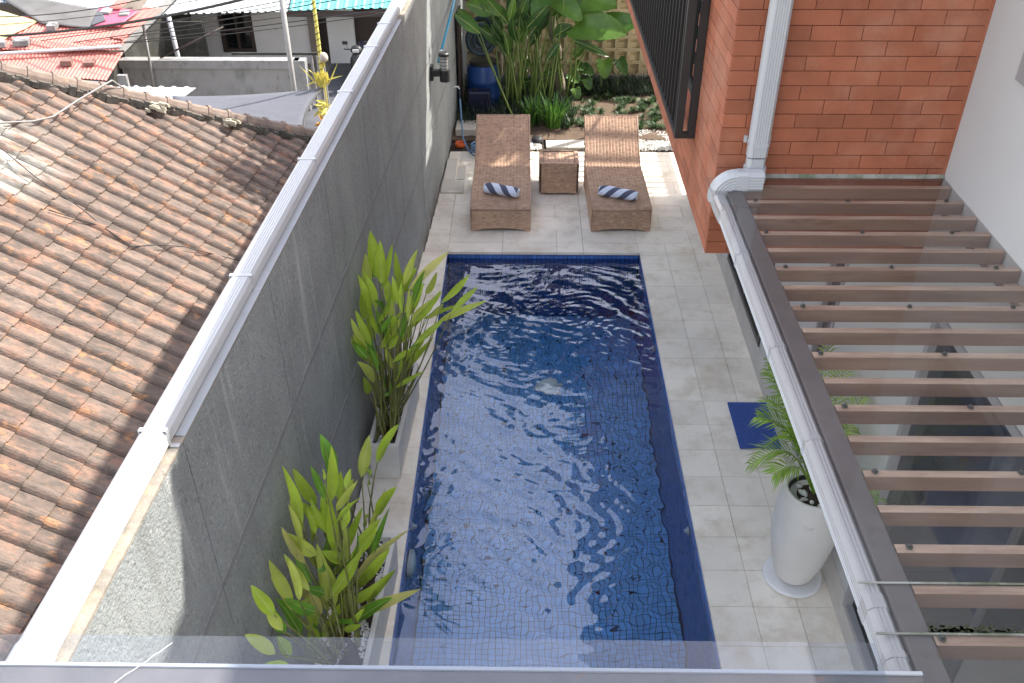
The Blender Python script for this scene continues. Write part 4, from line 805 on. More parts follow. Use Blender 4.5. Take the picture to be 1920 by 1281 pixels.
PL2= [(-1.255, 3.658, 1.311, -1.331, 3.726, 1.704, 0.057, 0), (-1.087, 3.707, 1.437, -1.023, 3.658, 1.928, 0.063, 0), (-1.149, 3.815, 1.354, -1.213, 3.85, 1.59, 0.045, 2), (-1.062, 3.565, 1.743, -1.069, 3.595, 1.8, 0.018, 0), (-1.123, 3.978, 1.19, -1.095, 4.03, 1.382, 0.047, 0), (-0.945, 3.522, 1.725, -0.919, 3.591, 1.811, 0.035, 0), (-1.022, 3.555, 1.527, -0.871, 3.503, 1.817, 0.042, 1), (-1.27, 3.666, 1.246, -1.328, 3.73, 1.443, 0.045, 1), (-1.21, 3.704, 1.207, -1.214, 3.769, 1.412, 0.039, 0), (-1.281, 3.827, 0.957, -1.158, 3.77, 1.352, 0.048, 0), (-1.107, 3.69, 1.025, -1.057, 3.606, 1.578, 0.066, 0), (-1.001, 3.547, 1.378, -0.924, 3.457, 1.704, 0.043, 0), (-1.172, 3.914, 0.703, -0.985, 3.993, 1.112, 0.063, 0), (-0.933, 3.597, 1.244, -0.764, 3.487, 1.55, 0.044, 0), (-1.033, 4.092, 0.605, -0.849, 4.079, 1.185, 0.04, 1), (-1.034, 3.744, 0.906, -0.953, 3.671, 1.253, 0.054, 2), (-1.215, 3.456, 1.205, -1.323, 3.502, 1.456, 0.05, 3), (-1.264, 3.773, 0.809, -1.318, 3.738, 1.148, 0.048, 1), (-1.163, 3.533, 0.78, -1.177, 3.597, 1.234, 0.074, 1), (-1.135, 3.52, 0.828, -0.894, 3.498, 1.298, 0.073, 0), (-1.1, 4.003, 0.348, -0.821, 3.909, 0.858, 0.074, 0), (-1.126, 3.939, 0.425, -0.7, 4.009, 0.931, 0.058, 3), (-1.249, 3.228, 1.159, -1.337, 3.266, 1.461, 0.068, 1), (-1.272, 3.264, 1.043, -1.339, 3.231, 1.371, 0.038, 3), (-1.244, 2.94, 1.416, -1.343, 2.988, 1.595, 0.069, 0), (-1.257, 3.277, 0.799, -1.341, 3.248, 1.175, 0.098, 2), (-1.318, 3.65, 0.358, -1.262, 3.7, 0.673, 0.079, 0), (-1.275, 3.586, 0.759, -1.322, 3.556, 0.914, 0.068, 3), (-1.124, 3.793, 0.424, -0.895, 3.819, 0.645, 0.079, 0), (-1.101, 3.787, 0.332, -0.627, 3.726, 0.69, 0.073, 3), (-1.13, 3.742, 0.488, -1.002, 3.652, 0.835, 0.057, 1), (-1.228, 3.526, 0.952, -1.326, 3.604, 1.133, 0.039, 2), (-1.321, 3.726, 0.198, -1.225, 3.731, 0.286, 0.044, 2), (-1.138, 3.8, 0.093, -1.012, 3.747, 0.293, 0.06, 2), (-1.143, 3.553, 0.552, -1.0, 3.488, 0.655, 0.042, 2), (-1.33, 3.469, 0.767, -1.237, 3.523, 0.845, 0.054, 1), (-1.198, 3.717, 0.845, -1.148, 3.754, 1.154, 0.048, 2), (-1.304, 3.965, -0.04, -1.205, 3.984, 0.269, 0.054, 2), (-1.225, 2.798, 1.301, -1.363, 2.83, 1.414, 0.069, 1), (-1.286, 3.118, 0.827, -1.34, 3.139, 0.989, 0.071, 0), (-1.333, 3.469, 0.371, -1.268, 3.446, 0.675, 0.071, 0), (-1.286, 3.912, 0.222, -1.322, 3.93, 0.498, 0.06, 1), (-1.129, 3.676, 0.49, -1.139, 3.745, 0.69, 0.049, 0), (-1.314, 3.19, 0.936, -1.353, 3.186, 1.182, 0.064, 2), (-1.197, 3.507, 0.705, -1.247, 3.496, 0.914, 0.061, 3), (-1.124, 3.65, 0.774, -1.009, 3.665, 1.026, 0.048, 2), (-1.199, 3.778, 0.925, -1.122, 3.821, 1.139, 0.041, 2)]
PG= [(-0.295, 13.403, 1.086, -0.706, 13.443, 1.329, 0.122, 1), (-0.253, 13.194, 1.008, -0.686, 13.202, 1.306, 0.181, 0), (-0.151, 13.466, 0.95, 0.137, 13.512, 1.386, 0.184, 1), (-0.166, 13.195, 1.328, 0.067, 13.244, 1.59, 0.14, 0), (0.045, 13.559, 0.892, 0.263, 13.577, 1.349, 0.144, 2), (0.316, 13.633, 1.171, 0.245, 13.705, 1.38, 0.124, 1), (0.417, 13.313, 1.115, 0.668, 13.299, 1.289, 0.222, 0), (0.312, 13.066, 0.859, 0.488, 13.114, 1.11, 0.12, 2), (0.107, 13.606, 0.568, -0.142, 13.582, 0.776, 0.104, 1), (0.256, 13.434, 0.496, 0.462, 13.458, 0.609, 0.093, 0), (-0.101, 13.461, 0.364, 0.147, 13.376, 0.476, 0.125, 2), (0.705, 13.496, 0.756, 0.892, 13.492, 0.974, 0.144, 0), (0.672, 13.416, 1.036, 1.223, 13.38, 0.825, 0.122, 2), (-0.618, 12.537, 1.396, -0.971, 12.572, 1.667, 0.19, 0), (-0.255, 13.396, 1.269, -0.5, 13.42, 1.596, 0.182, 0), (-0.228, 12.969, 1.43, -0.153, 12.881, 1.812, 0.118, 1), (-0.459, 13.259, 1.457, -0.851, 13.269, 1.6, 0.24, 1), (-0.081, 13.103, 1.465, 0.028, 13.121, 1.767, 0.138, 0), (-0.352, 13.392, 1.156, -0.498, 13.28, 1.414, 0.122, 2), (0.218, 13.28, 1.525, 0.158, 13.205, 1.763, 0.12, 0), (-0.339, 12.988, 1.497, -0.552, 12.895, 1.79, 0.157, 0), (-0.005, 13.172, 1.223, -0.082, 13.088, 1.578, 0.12, 2), (-0.27, 13.085, 0.908, -0.417, 12.972, 1.171, 0.1, 2), (0.148, 13.276, 1.078, 0.087, 13.232, 1.41, 0.121, 2), (0.354, 13.378, 1.387, 0.482, 13.376, 1.573, 0.121, 0), (-0.73, 12.966, 1.375, -0.948, 13.027, 1.594, 0.157, 1)]

clump(PL1, 'lime green broad leaved plant in the planter farther up the pool', 5.9, -1.16, -1.05, 5.48, 6.38, .33, 20)
clump(PL2, 'yellowing broad leaved plant in the planter nearest the camera', 3.8, -1.14, -1.02, 3.4, 4.35, .33, 18)
# wall lamp, pool pole, tap and hose
wlp = thing('wall_lamp', 'black cylindrical wall lamp with ringed glass on the grey wall', 'wall lamp', (wx(10.36), 10.36, 1.6))
cx = wx(10.4)+.16
MB().box((wx(10.33)+.001, 10.33, 1.52), (wx(10.33)+.035, 10.45, 1.68)).box((wx(10.33)+.0355, 10.36, 1.56), (cx-.04, 10.42, 1.63)).build('bracket', 'black', wlp)
MB().lathe((cx, 10.39, 1.5), [(.06, 0), (.06, .13)], 20).build('base', 'black', wlp, False)
MB().lathe((cx, 10.39, 1.631), [(.045, 0), (.045, .16)], 20).build('glass', 'lampglass', wlp)
for k in range(4): MB().lathe((cx, 10.39, 1.65+.038*k), [(.055, 0), (.058, .004), (.055, .008), (.046, .004)], 20, False).build('ring', 'bolt', wlp)
MB().lathe((cx, 10.39, 1.792), [(.062, 0), (.062, .03), (.05, .04)], 20).build('cap', 'black', wlp)
tg = thing('pool_pole', 'turquoise telescopic pool pole leaning on the grey wall', 'pole', (wx(11)+.05, 11, 1.66))
MB().tube([(wx(10.7)+.05, 10.75, 1.60), (wx(14)+.05, 14.2, 1.98)], .016, 10).build('tube', 'pole', tg, True); MB().tube([(wx(10.9)+.052, 10.92, 1.619), (wx(11)+.052, 11.04, 1.632)], .024, 10).build('collar', 'fitting', tg, True)
tp = thing('garden_tap', 'small white garden tap on the grey wall with blue hose attached', 'tap', (wx(12.35), 12.35, .73)); MB().tube([(wx(12.3)+.0, 12.32, .73), (wx(12.3)+.09, 12.32, .73), (wx(12.3)+.10, 12.32, .70)], .012, 8).build('spout', 'fitting', tp, True)
hp = [(wx(12.3)+.10, 12.32, .70), (wx(12.3)+.11, 12.30, .55), (wx(12.2)+.13, 12.22, .3), (wx(12)+.16, 12.05, .10), (-.80, 11.88, .03), (-.74, 11.72, .02)]
hp += [(-.60+.13*math.cos(a+2.9), 11.72+.13*math.sin(a+2.9), .02+.008*a/1.2) for a in [k*PI/7 for k in range(52)]]
tag(MB().tube(hp, .0115, 7).build('garden_hose', 'hose', None, True), 'light blue garden hose coiled on the deck behind the left lounger', 'hose')
od = thing('orange_cap', 'small orange plastic cap on the ground by the grey wall', 'cap', (-.9, 11.98, 0))
MB().lathe((-.9, 11.98, .012), [(.065, 0), (.07, .005), (.07, .05), (.06, .05), (.06, .012), (.001, .012)], 22).build('cup', 'orange', od, True)
# drain cover slabs by the wall
for (a, b, z_, lb) in (((wx(10.9)+.01, 10.52), (-.775, 10.86), .03, 'pale raised cover slab by the grey wall, the nearer square one'), ((wx(11.3)+.01, 10.87), (-.90, 11.52), .026, 'pale raised cover slab by the grey wall, the longer one behind')):
    tag(MB().box((a[0], a[1], .003), (b[0], b[1], z_)).build('cover_slab', 'cut_stone', None, bevel=.003), lb, 'cover slab')
tag(MB().box((-.885, 10.93, .003), (-.78, 11.33, .011)).build('cover_strip', 'cut_stone', None, bevel=.002), 'narrow stone strip set beside the longer cover slab', 'stone strip')
# ---- planting bed
be = MB(); NX_, NY_ = 46, 40; vs = []
for j in range(NY_+1):
    for i in range(NX_+1):
        x = -1.08+(3.25)*i/NX_; y = 12.15+2.25*j/NY_; vs.append((x, y, .03+.03*noise.noise(Vector((x*3, y*3, 0)))+.018*noise.noise(Vector((x*11, y*11, 4)))+.03*min(1, j/6)))
be.add(vs, [(j*(NX_+1)+i, j*(NX_+1)+i+1, (j+1)*(NX_+1)+i+1, (j+1)*(NX_+1)+i) for j in range(NY_) for i in range(NX_)]); kind(be.build('planting_bed', 'earth', None, True))
kind(MB().box((-1.05, 11.83, -.034), (2.166, 12.3, -.006)).build('gravel_bed', 'soil'))
pe = MB(); 
for k in range(2600):
    x, y = (U(1.42, 2.16), U(11.84, 12.45)) if k < 2000 else (U(.02, .22), U(11.84, 12.2))
    s = U(.010, .02); a = U(0, 6); ca, sa = math.cos(a)*s*1.4, math.sin(a)*s*1.4; c = Vector((x, y, .012+U(0, .022)+max(0, (y-12.2))*.12))
    w_ = [c+Vector(v) for v in ((ca, sa, 0), (-sa*.6, ca*.6, s*.1), (-ca, -sa, 0), (sa*.6, -ca*.6, 0), (0, 0, s*.75), (0, 0, -s*.7))]
    pe.add(w_, [(0, 1, 4), (1, 2, 4), (2, 3, 4), (3, 0, 4), (1, 0, 5), (2, 1, 5), (3, 2, 5), (0, 3, 5)])
kind(pe.build('white_pebbles', 'pebble', None, fix=False), 'stuff')
for i, (x, y, w_, d_, lb) in enumerate(((.44, 12.02, .17, .13, 'left'), (.72, 12.03, .14, .14, 'right'))):
    m = MB().prism([(x-w_*U(.8, 1), y-d_, -.005), (x+w_*U(.85, 1), y-d_*.95, -.005), (x+w_*.9, y+d_, -.005), (x-w_*.9, y+d_*.9, -.005)], (0, 0, .04))
    tag(m.build('edging_stone', 'cut_stone', None, bevel=.006), 'pale edging stone behind the side table, the %s one' % ('one nearer the left lounger' if lb == 'left' else 'one nearer the right lounger'), 'edging stone')
bs_ = thing('step_block', 'mossy pale block step by the grey wall behind the left lounger', 'step', (-.86, 12.45, 0))
MB().box((wx(12.5)+.02, 12.28, -.03), (-.55, 12.62, .13)).build('block', 'cut_stone', bs_, bevel=.01)
def rock(x, y, z, s, label):
    bm = bmesh.new(); bmesh.ops.create_icosphere(bm, subdivisions=2, radius=s)
    for v in bm.verts: v.co *= 1+.35*noise.noise(v.co*9+Vector((x*5, y, 0))); v.co.z *= .75
    me = bpy.data.meshes.new('rock'); bm.to_mesh(me); bm.free(); me.materials.append(M['stone_dark']); o = bpy.data.objects.new('rock', me); COL.objects.link(o); o.location = (x, y, z); tag(o, label, 'rock')
rock(.18, 12.1, .05, .085, 'black rock between the pebbles and the edging stone, nearer the left lounger'); rock(.90, 12.02, .05, .07, 'black rock at the edge of the bed beside the right lounger')
# breeze block wall
bw = thing('breeze_block_wall', 'cream breeze block screen wall closing the back of the garden', 'wall', (.6, 14.55, 0))
MB().box((-.95, 14.47, -.03), (HX+.6, 14.66, .145)).build('kerb', 'plinth', bw)
bk = MB(); s = .1-.0015; 
for (a, b) in (((-s, 0, -s), (s, .09, -s+.024)), ((-s, 0, s-.024), (s, .09, s)), ((-s, 0, -s+.0241), (-s+.024, .09, s-.0241)), ((s-.024, 0, -s+.0241), (s, .09, s-.0241)), ((-s+.0241, .035, -s+.0241), (.012, .085, .012)), ((.0121, .06, .0121), (s-.0241, .085, s-.0241)), ((.0121, .062, -s+.0241), (s-.0241, .085, .0119)), ((-s+.0241, .062, .0121), (.0119, .085, s-.0241))): bk.box(a, b)
bme2 = bk.mesh('block', 'breeze')
for j in range(10):
    for i in range(19): put('block', bme2, bw, (-.87+.2*i, 14.5, .245+.2*j))
bw_far = MB(); bw_far.box((-.98, 14.8, 0), (3, 14.9, .6)) 
# drum etc.
br_ = thing('barrel', 'blue plastic barrel with black lid in the corner of the garden', 'barrel', (-.62, 13.3, .05))
MB().lathe((-.62, 13.3, .06), [(.22, 0), (.24, .03), (.24, .2), (.248, .22), (.24, .24), (.24, .42), (.248, .44), (.24, .46), (.235, .6), (.2, .66), (.19, .68)], 32).build('drum', 'drum', br_, True)
MB().lathe((-.62, 13.3, .735), [(.2, 0), (.205, .01), (.205, .035), (.19, .045)], 28).build('lid', 'black', br_, False)
jc = thing('jerrycan', 'dark navy plastic canister standing in front of the blue barrel', 'canister', (-.66, 12.93, .05))
MB().box((-.83, 12.85, .06), (-.50, 13.03, .46)).build('body', 'jerry', jc, bevel=.02); MB().lathe((-.74, 12.94, .461), [(.035, 0), (.035, .025)], 14).build('cap', 'black', jc); MB().box((-.66, 12.92, .462), (-.54, 12.96, .475)).build('handle', 'jerry', jc)
vh = thing('vacuum_hose', 'rolled dark pool vacuum hose standing on the blue barrel', 'hose', (-.62, 13.3, .78))
pts = []; 
for k in range(66): a = k*.25; rr = .225-.0133*a; pts.append((-.63+rr*math.cos(a+1.4), 13.28+.01*math.sin(k*.4), 1.06+rr*math.sin(a+1.4)))
MB().tube(pts, .04, 9, up=(0, 1, 0)).build('coil', 'coil', vh, True)
pts = [(-.63+.13*math.cos(a), 13.42, 1.22+.13*math.sin(a)) for a in [2*PI*k/24 for k in range(24)]]; MB().tube(pts, .036, 8, closed=True, cap=False, up=(0, 1, 0)).build('back_loop', 'coil', vh, True)
MB().box((wx(13)+.02, 13.0, .05), (wx(13)+.05, 13.5, 1.5)).build('board', 'frame_brown', None) and None
tag(bpy.data.objects['board'], 'dark brown board standing between the grey wall and the blue barrel', 'board')
# heliconia stand
hl = thing('heliconia', 'tall dark green broad leaved plant between the loungers and the screen wall', 'plant', (0, 13.3, .06))
for (bx, by, bz, tx, ty_, tz, w, k) in PG:
    leaf(hl, (bx, by, bz), (tx, ty_, tz), w, 'g%d' % k, U(.03, .10), curl=U(0, 6), n=11); sx = -.18+U(-.12, .12) if bx < .1 else U(-.05, .3); stem(hl, (sx, by+U(-.1, .1), .05), (bx, by, bz), .017, .006, 'gstem', .03)
for k in range(30):
    a = U(0, 6.28); x, y = U(-.3, .4), U(13.1, 13.8); h = U(.9, 1.9); b = Vector((x+.2*math.cos(a), y+.25*math.sin(a), h)); stem(hl, (x, y, .05), b, .015, .006, 'gstem'); t_2 = b+Vector((.3*math.cos(a), .25*math.sin(a), U(.35, .6)))
    if t_2.x < wx(t_2.y)+.06: t_2.x = wx(t_2.y)+.06
    leaf(hl, b, t_2, U(.13, .2), 'g%d' % rnd.choice((0, 1, 2, 2)), .08)
# elephant ears: broad ribbed leaves
def ear(parent, b, t, w, mn, waves=9):
    b, t = Vector(b), Vector(t); d = t-b; L = d.length; dn = d.normalized(); nrm = (Vector((0, -.75, .65))-dn*dn.dot(Vector((0, -.75, .65)))).normalized(); side = dn.cross(nrm).normalized(); n = 22; m = MB(); vs = []
    for i in range(n+1):
        f = i/n; wd = w*.5*(min(1, f*4+.55))*(max(0, 1-f**2.4))**.62+.001
        for k in range(-4, 5):
            q_ = k/4; c = b+d*f+nrm*(-.10*L*f*f+.05*L*math.sin(PI*f))+side*wd*q_-dn*(.12*L*abs(q_)**1.4*(1-f)*1.0)
            c += nrm*(wd*.22*abs(q_)+.012*math.sin((f*1.0-abs(q_)*.33)*waves*2*PI)*abs(q_)); vs.append(c)
    m.add(vs, [(i*9+k, i*9+k+1, (i+1)*9+k+1, (i+1)*9+k) for i in range(n) for k in range(8)]); return m.build('leaf', mn, parent, True, fix=False)
ea = thing('elephant_ear_plant', 'plant with huge ribbed arrow shaped leaves beside the tree trunk', 'plant', (.7, 13.4, .06))
for b, t, w, mn in (((.70, 13.25, 1.30), (1.40, 12.95, 1.30), .50, 'g1'), ((1.05, 13.5, 1.15), (1.62, 13.3, 1.36), .42, 'g0'), ((.44, 13.4, 1.62), (.78, 13.1, 1.42), .34, 'g1'), ((.72, 13.5, 1.60), (1.26, 13.2, 1.60), .46, 'g1'), ((.3, 13.3, 1.75), (.1, 12.9, 1.5), .3, 'g0')):
    ear(ea, b, t, w, mn); stem(ea, (.62+U(-.08, .08), 13.55, .05), b, .02, .008, 'gstem', .05)
sm = thing('small_taro', 'low taro with one pale veined heart leaf against the screen wall', 'plant', (1.2, 13.85, .06))
for b, t, w, mn in (((1.19, 13.85, .60), (1.21, 13.7, .36), .25, 'g1'), ((1.42, 14.0, .56), (1.55, 13.85, .36), .2, 'g0'), ((.86, 13.8, .50), (1.04, 13.7, .43), .2, 'g0'), ((.93, 13.7, .36), (.98, 13.6, .22), .16, 'g0'), ((.68, 13.7, .44), (.82, 13.6, .34), .2, 'g0'), ((.75, 13.5, .28), (.80, 13.4, .15), .15, 'g1'), ((.75, 13.8, .55), (.9, 13.7, .5), .16, 'g0')):
    ear(sm, b, t, w, mn, 5); stem(sm, (b[0]+U(-.06, .06), 13.95, .05), b, .007, .004, 'gstem', .03)
# strappy clump
def blade(m, b, h, az, lean, w, n=5, dr=.25):
    b = Vector(b); hd = Vector((math.cos(az), math.sin(az), 0)); sd_ = Vector((-math.sin(az), math.cos(az), 0)); vs = []
    for i in range(n+1):
        f = i/n; p = b+Vector((0, 0, h*f*(1-dr*f*lean)))+hd*(lean*h*f**1.6); ww = w*(1-.15*f if i < n else .08)*.5; vs += [p-sd_*ww, p+sd_*ww]
    m.add(vs, [(2*i, 2*i+1, 2*i+3, 2*i+2) for i in range(n)])
for nm_, (x, y), n_, hh, lb in (('a', (.40, 12.6), 95, .46, 'bright green strappy leaved clump, the fuller one before the tree trunk'), ('b', (.14, 12.72), 60, .40, 'bright green strappy leaved clump, the smaller one behind the left lounger')):
    r_ = thing('strappy_plant', lb, 'plant', (x, y, .05)); m = MB()
    for k in range(n_): a = U(0, 6.28); q_ = U(0, .15); blade(m, (x+q_*math.cos(a), y+q_*math.sin(a), .04), hh*U(.65, 1.15), a+U(-.4, .4), U(.05, .62), U(.016, .028))
    m.build('blades', 'strap', r_, fix=False)
# mondo tufts
def tuft_mesh(mn, n_, h, w):
    m = MB()
    for k in range(n_): blade(m, (U(-.015, .015), U(-.015, .015), 0), h*U(.6, 1.1), U(0, 6.28), U(.3, 1.3), w, 4, .45)
    return m.mesh('grass_tuft', mn)
tms = [tuft_mesh('weed', 46, .105, .009) for _ in range(3)]; tmd = [tuft_mesh('weedd', 60, .2, .008) for _ in range(3)]
zones = [(U(.45, 1.15), U(12.45, 13.3)) for _ in range(26)]+[(U(1.3, 2.12), U(13.0, 13.6)) for _ in range(20)]+[(U(1.55, 2.12), U(12.45, 12.62)) for _ in range(9)]+[(U(1.85, 2.12), U(12.6, 13.1)) for _ in range(5)]+[(U(1.5, 2.1), U(13.35, 13.6)) for _ in range(8)]+[(U(.5, 1.5), U(12.4, 13.7)) for _ in range(30)]+[(U(1.2, 2.1), U(12.5, 13.5)) for _ in range(16)]
for x, y in zones:
    o = put('grass_tuft', rnd.choice(tms), None, (x, y, .055), (0, 0, U(0, 6))); s = U(.8, 1.3); o.scale = (s, s, s); tag(o, 'small grey green mondo grass tuft in the planting bed', 'grass tuft', 'small mondo grass tufts in the planting bed')
dkm = MB()
for k in range(2300): x, y = U(.65, 2.15), U(13.75, 14.42); blade(dkm, (x, y, .05), U(.12, .26), U(0, 6.28), U(.2, 1.2), .009, 3, .4)
for k in range(2200): x, y = U(-.95, .7), U(12.5, 14.3); blade(dkm, (x, y, .05), U(.12, .4), U(0, 6.28), U(.2, 1.0), .011, 3, .4)
kind(dkm.build('dark_grass', 'weedd', None, fix=False), 'stuff')
# tree
tr_ = thing('garden_tree', 'garden tree with pale trunk growing before the screen wall', 'tree', (.53, 13.6, .05))
tk = [(.56, 13.6, .0), (.525, 13.6, .30), (.455, 13.6, .62), (.48, 13.6, .82), (.40, 13.6, 1.06), (.37, 13.6, 1.36), (.375, 13.6, 1.6), (.5, 13.7, 2.4), (.45, 13.8, 3.4)]
MB().tube(tk, [.10, .085, .07, .062, .06, .055, .055, .05, .045], 12).build('trunk', 'bark', tr_, True)
limbs = []
for k in range(13):
    a = k*2.4; b = Vector((.47, 13.75, U(2.3, 3.4))); t_2 = b+Vector((math.cos(a)*U(.5, 1.3)+.9, math.sin(a)*U(.4, 1.1)+.2, U(1.2, 3.2))); mid = b.lerp(t_2, .5)+Vector((0, 0, .25)); limbs.append((b, mid, t_2)); MB().tube([b, mid, t_2], [.04, .025, .008], 7).build('branch', 'bark', tr_, True)
cr = MB(); cl = []
for b, mid, t_2 in limbs:
    for _ in range(7): cl.append((mid.lerp(t_2, U(.1, 1.1))+Vector((U(-.5, .5), U(-.4, .4), U(-.3, .4))), U(.22, .5)))
for _ in range(62): cl.append((Vector((U(1.0, 3.3), U(12.3, 14.9), U(3.9, 7.2))), U(.2, .5)))
for _ in range(16): cl.append((Vector((U(-.7, .6), U(13.0, 14.9), U(3.4, 5.3))), U(.2, .42)))
for c, r0 in cl:
    for k in range(int(210*r0/.4)):
        p = c+Vector((rnd.gauss(0, 1), rnd.gauss(0, 1), rnd.gauss(0, .8)))*r0*.55
        if p.z < 2.9: continue
        a, b_ = U(0, 6.28), U(-.6, .6); d = Vector((math.cos(a)*math.cos(b_), math.sin(a)*math.cos(b_), math.sin(b_)-.2)); s_ = d.cross(Vector((U(-.4, .4), U(-.4, .4), 1))).normalized(); L = U(.09, .17)
        cr.add([p-s_*.004, p+d*L*.5-s_*L*.24, p+d*L, p+d*L*.5+s_*L*.24], [(0, 1, 2, 3)])
cr.build('crown', 'crown', tr_, fix=False)
# ================================================================== NEIGHBOUR: clay tile roof
ang, bet = R(31.19), R(4.553); TW, TE = .22, .2763
Av = Vector((math.cos(ang)*math.cos(bet), -math.cos(ang)*math.sin(bet), -math.sin(ang))); Bv = Vector((math.sin(bet), math.cos(bet), 0)); Nv = Av.cross(Bv).normalized(); Nv = Nv if Nv.z > 0 else -Nv
O = Vector((-3.17, 5.92, .08)); H0 = Vector((-5.71, 9.74, 1.79)); H1 = Vector((-2.87, 11.79, .18)); Hd = (H1-H0)
hp_n = Vector((Hd.y, -Hd.x, 0)).normalized()      # vertical plane of the hip, pointing to the near side
th = thing('tiled_roof_house', 'neighbouring low house with old mossy clay tile hip roof', 'house', (-5.5, 6, -3.4))
PH, PHW = .045, .62
def tprof(n=9):
    pts = []
    for i in range(n): f = i/(n-1); pts.append((f*.5, PH*math.sin(PI*f)**.8))
    pts += [(.52, .002), (.75, -.004), (1.0, 0)]; return pts
PR = tprof(7); TT = .021; TLn = TE*1.12
def tile_verts(w=TW-.004, L=TLn):
    vs = []; fs = []; n = len(PR)
    for (a, lift) in ((-L+TE*0, 0), (0, TT)):
        for x, h in PR: vs.append((a, x*w, h+lift))
    for x, h in PR: vs.append((0, x*w, h+TT-TT*.95))
    for i in range(n-1): fs.append((i, i+1, n+i+1, n+i)); fs.append((n+i, n+i+1, 2*n+i+1, 2*n+i))
    return vs, fs
tv, tf = tile_verts(); base_m = MB().add(tv, tf); tmesh = base_m.mesh('roof_tile', 'tile')
for p in tmesh.polygons: p.use_smooth = False
RM = Matrix((( Av.x, Bv.x, Nv.x), (Av.y, Bv.y, Nv.y), (Av.z, Bv.z, Nv.z)))
cells = []
for iu in range(-13, 5):
    for iv in range(-22, 45):
        P = O+Av*(iu*TE)+Bv*(iv*TW+ (0 if True else 0)); c = P-Av*TE*.5+Bv*TW*.5
        dh = (c-H0).dot(hp_n)
        if dh < -.22: continue
        # keep what the wall does not fully hide and what lies near the frame
        rel = c-Vector((0, 0, 5.2)); zc = rel.dot(fw); px = 960+1723*rel.dot(rt)/zc; py = 640-1723*rel.dot(up)/zc
        vis = -60 < px < 640 and 100 < py < 1270
        if px < -420 or py > 1700: continue
        hid = c.x > (-1.45 + (c.z-2.7)*(-1.45)/2.5*-1) if False else False
        cells.append((rel.length if vis else 900+rel.length, P, dh, vis))
cells.sort(key=lambda c: c[0])
stuff_t = MB(); ind = 0
for _, P, dh, vis in cells:
    lift = U(0, .004); rot = U(-.012, .012)
    if vis and ind < 296 and dh > .2:
        m3 = RM @ Matrix.Rotation(rot, 3, 'Z'); o = bpy.data.objects.new('roof_tile', tmesh); COL.objects.link(o); o.parent = th; o.rotation_euler = m3.to_euler(); o.location = P+Nv*lift-wl(th); ind += 1
    elif dh > .2:
        stuff_t.add([P+Nv*lift+RM @ Vector(v) for v in tv], tf)
    else:
        bm = bmesh.new(); vv = [bm.verts.new(P+Nv*lift+RM @ Vector(v)) for v in tv]
        for f in tf: bm.faces.new([vv[i] for i in f])
        bmesh.ops.bisect_plane(bm, geom=bm.verts[:]+bm.edges[:]+bm.faces[:], plane_co=H0+hp_n*.0, plane_no=-hp_n, clear_outer=True)
        if len(bm.faces): bm.verts.index_update(); stuff_t.add([v.co.copy() for v in bm.verts], [tuple(v.index for v in f.verts) for f in bm.faces])
        bm.free()
kind(stuff_t.build('far_roof_tiles', 'tile', th, fix=False), 'stuff')
# house body and the far roof slope
bq = MB(); e0 = O+Av*1.2-Nv*.06; r0 = O-Av*5.2-Nv*.06
def rp_(u, v): return O+Av*u+Bv*v-Nv*.05
hipb = []
for u in (1.1, -3.8):
    P0 = rp_(u, 0); den = Bv.dot(hp_n); v = (H0-P0).dot(hp_n)/den; hipb.append(v)
bq.prism([rp_(1.1, -5.2), rp_(1.1, hipb[0]-.02), rp_(-3.8, hipb[1]-.02), rp_(-3.8, -5.2)], (0, 0, -.12)); bq.build('roof_deck', 'mosswall', th)
A2 = Bv*math.cos(ang)+Vector((0, 0, -math.sin(ang)))
bq = MB(); q0 = rp_(-3.8, hipb[1]); q1 = rp_(1.1, hipb[0]); bq.quad(q1, q0, q0+Vector((-3, 3.0, -1.5))+Vector((0, 0, -.6)), q1+Vector((-.2, .1, -.35))); bq.build('far_slope', 'tile', th)
MB().box((-8.5, 1.2, -3.39), (-3.3, 10.6, -.35)).build('wall', 'housewhite', th)
# hip caps
nc_ = 15; Hn = Hd.normalized(); side = Vector((Hn.y, -Hn.x, 0)).normalized(); upn = side.cross(Hn).normalized(); upn = upn if upn.z > 0 else -upn
seg = Hd.length/nc_
for k in range(-3, nc_+2):
    p = H0+Hd*(k/nc_)+upn*.075+Vector((0, 0, U(-.006, .006)))
    m = MB(); L = seg*1.12; a = []
    prof_ = [(-.115, -.09), (-.085, .0), (-.05, .045), (.0, .058), (.05, .045), (.085, .0), (.115, -.09)]
    for f, sc_ in ((0, .92), (.86, 1.0), (.861, 1.10), (1, 1.12)):
        a.append([p+Hn*L*f+side*x*sc_+upn*(h*sc_+(.012 if f > .86 else 0)) for x, h in prof_])
    vs = [q for r_ in a for q in r_]; n = len(prof_); m.add(vs, [(i*n+j, i*n+j+1, (i+1)*n+j+1, (i+1)*n+j) for i in range(3) for j in range(n-1)]+[tuple(range(3*n, 4*n))])
    m.build('ridge_cap', 'ridge', th)
mt = MB(); n_ = 90
for k in range(n_):
    p = H0+Hd*((k-12)/70.)+side*.115+upn*.0; s = .05; mt.obox(p+Vector((U(-.01, .01), U(-.01, .01), U(-.015, .02))), Hn*.035, side*U(.03, .05), upn*U(.03, .06))
kind(mt.build('hip_mortar', 'mortar', th), 'stuff')
for (f, w_) in ((.66, .07), (.42, .09)):
    p = H0+Hd*f+side*.24+upn*.06; m = MB()
    for k in range(16): m.obox(p+Vector((U(-1, 1), U(-1, 1), 0))*w_+Vector((0, 0, U(-.03, .02))), (U(.02, .04), 0, -.01), (0, U(.02, .04), -.01), (0, 0, .018))
    m.build('mortar_lump', 'lime', th)
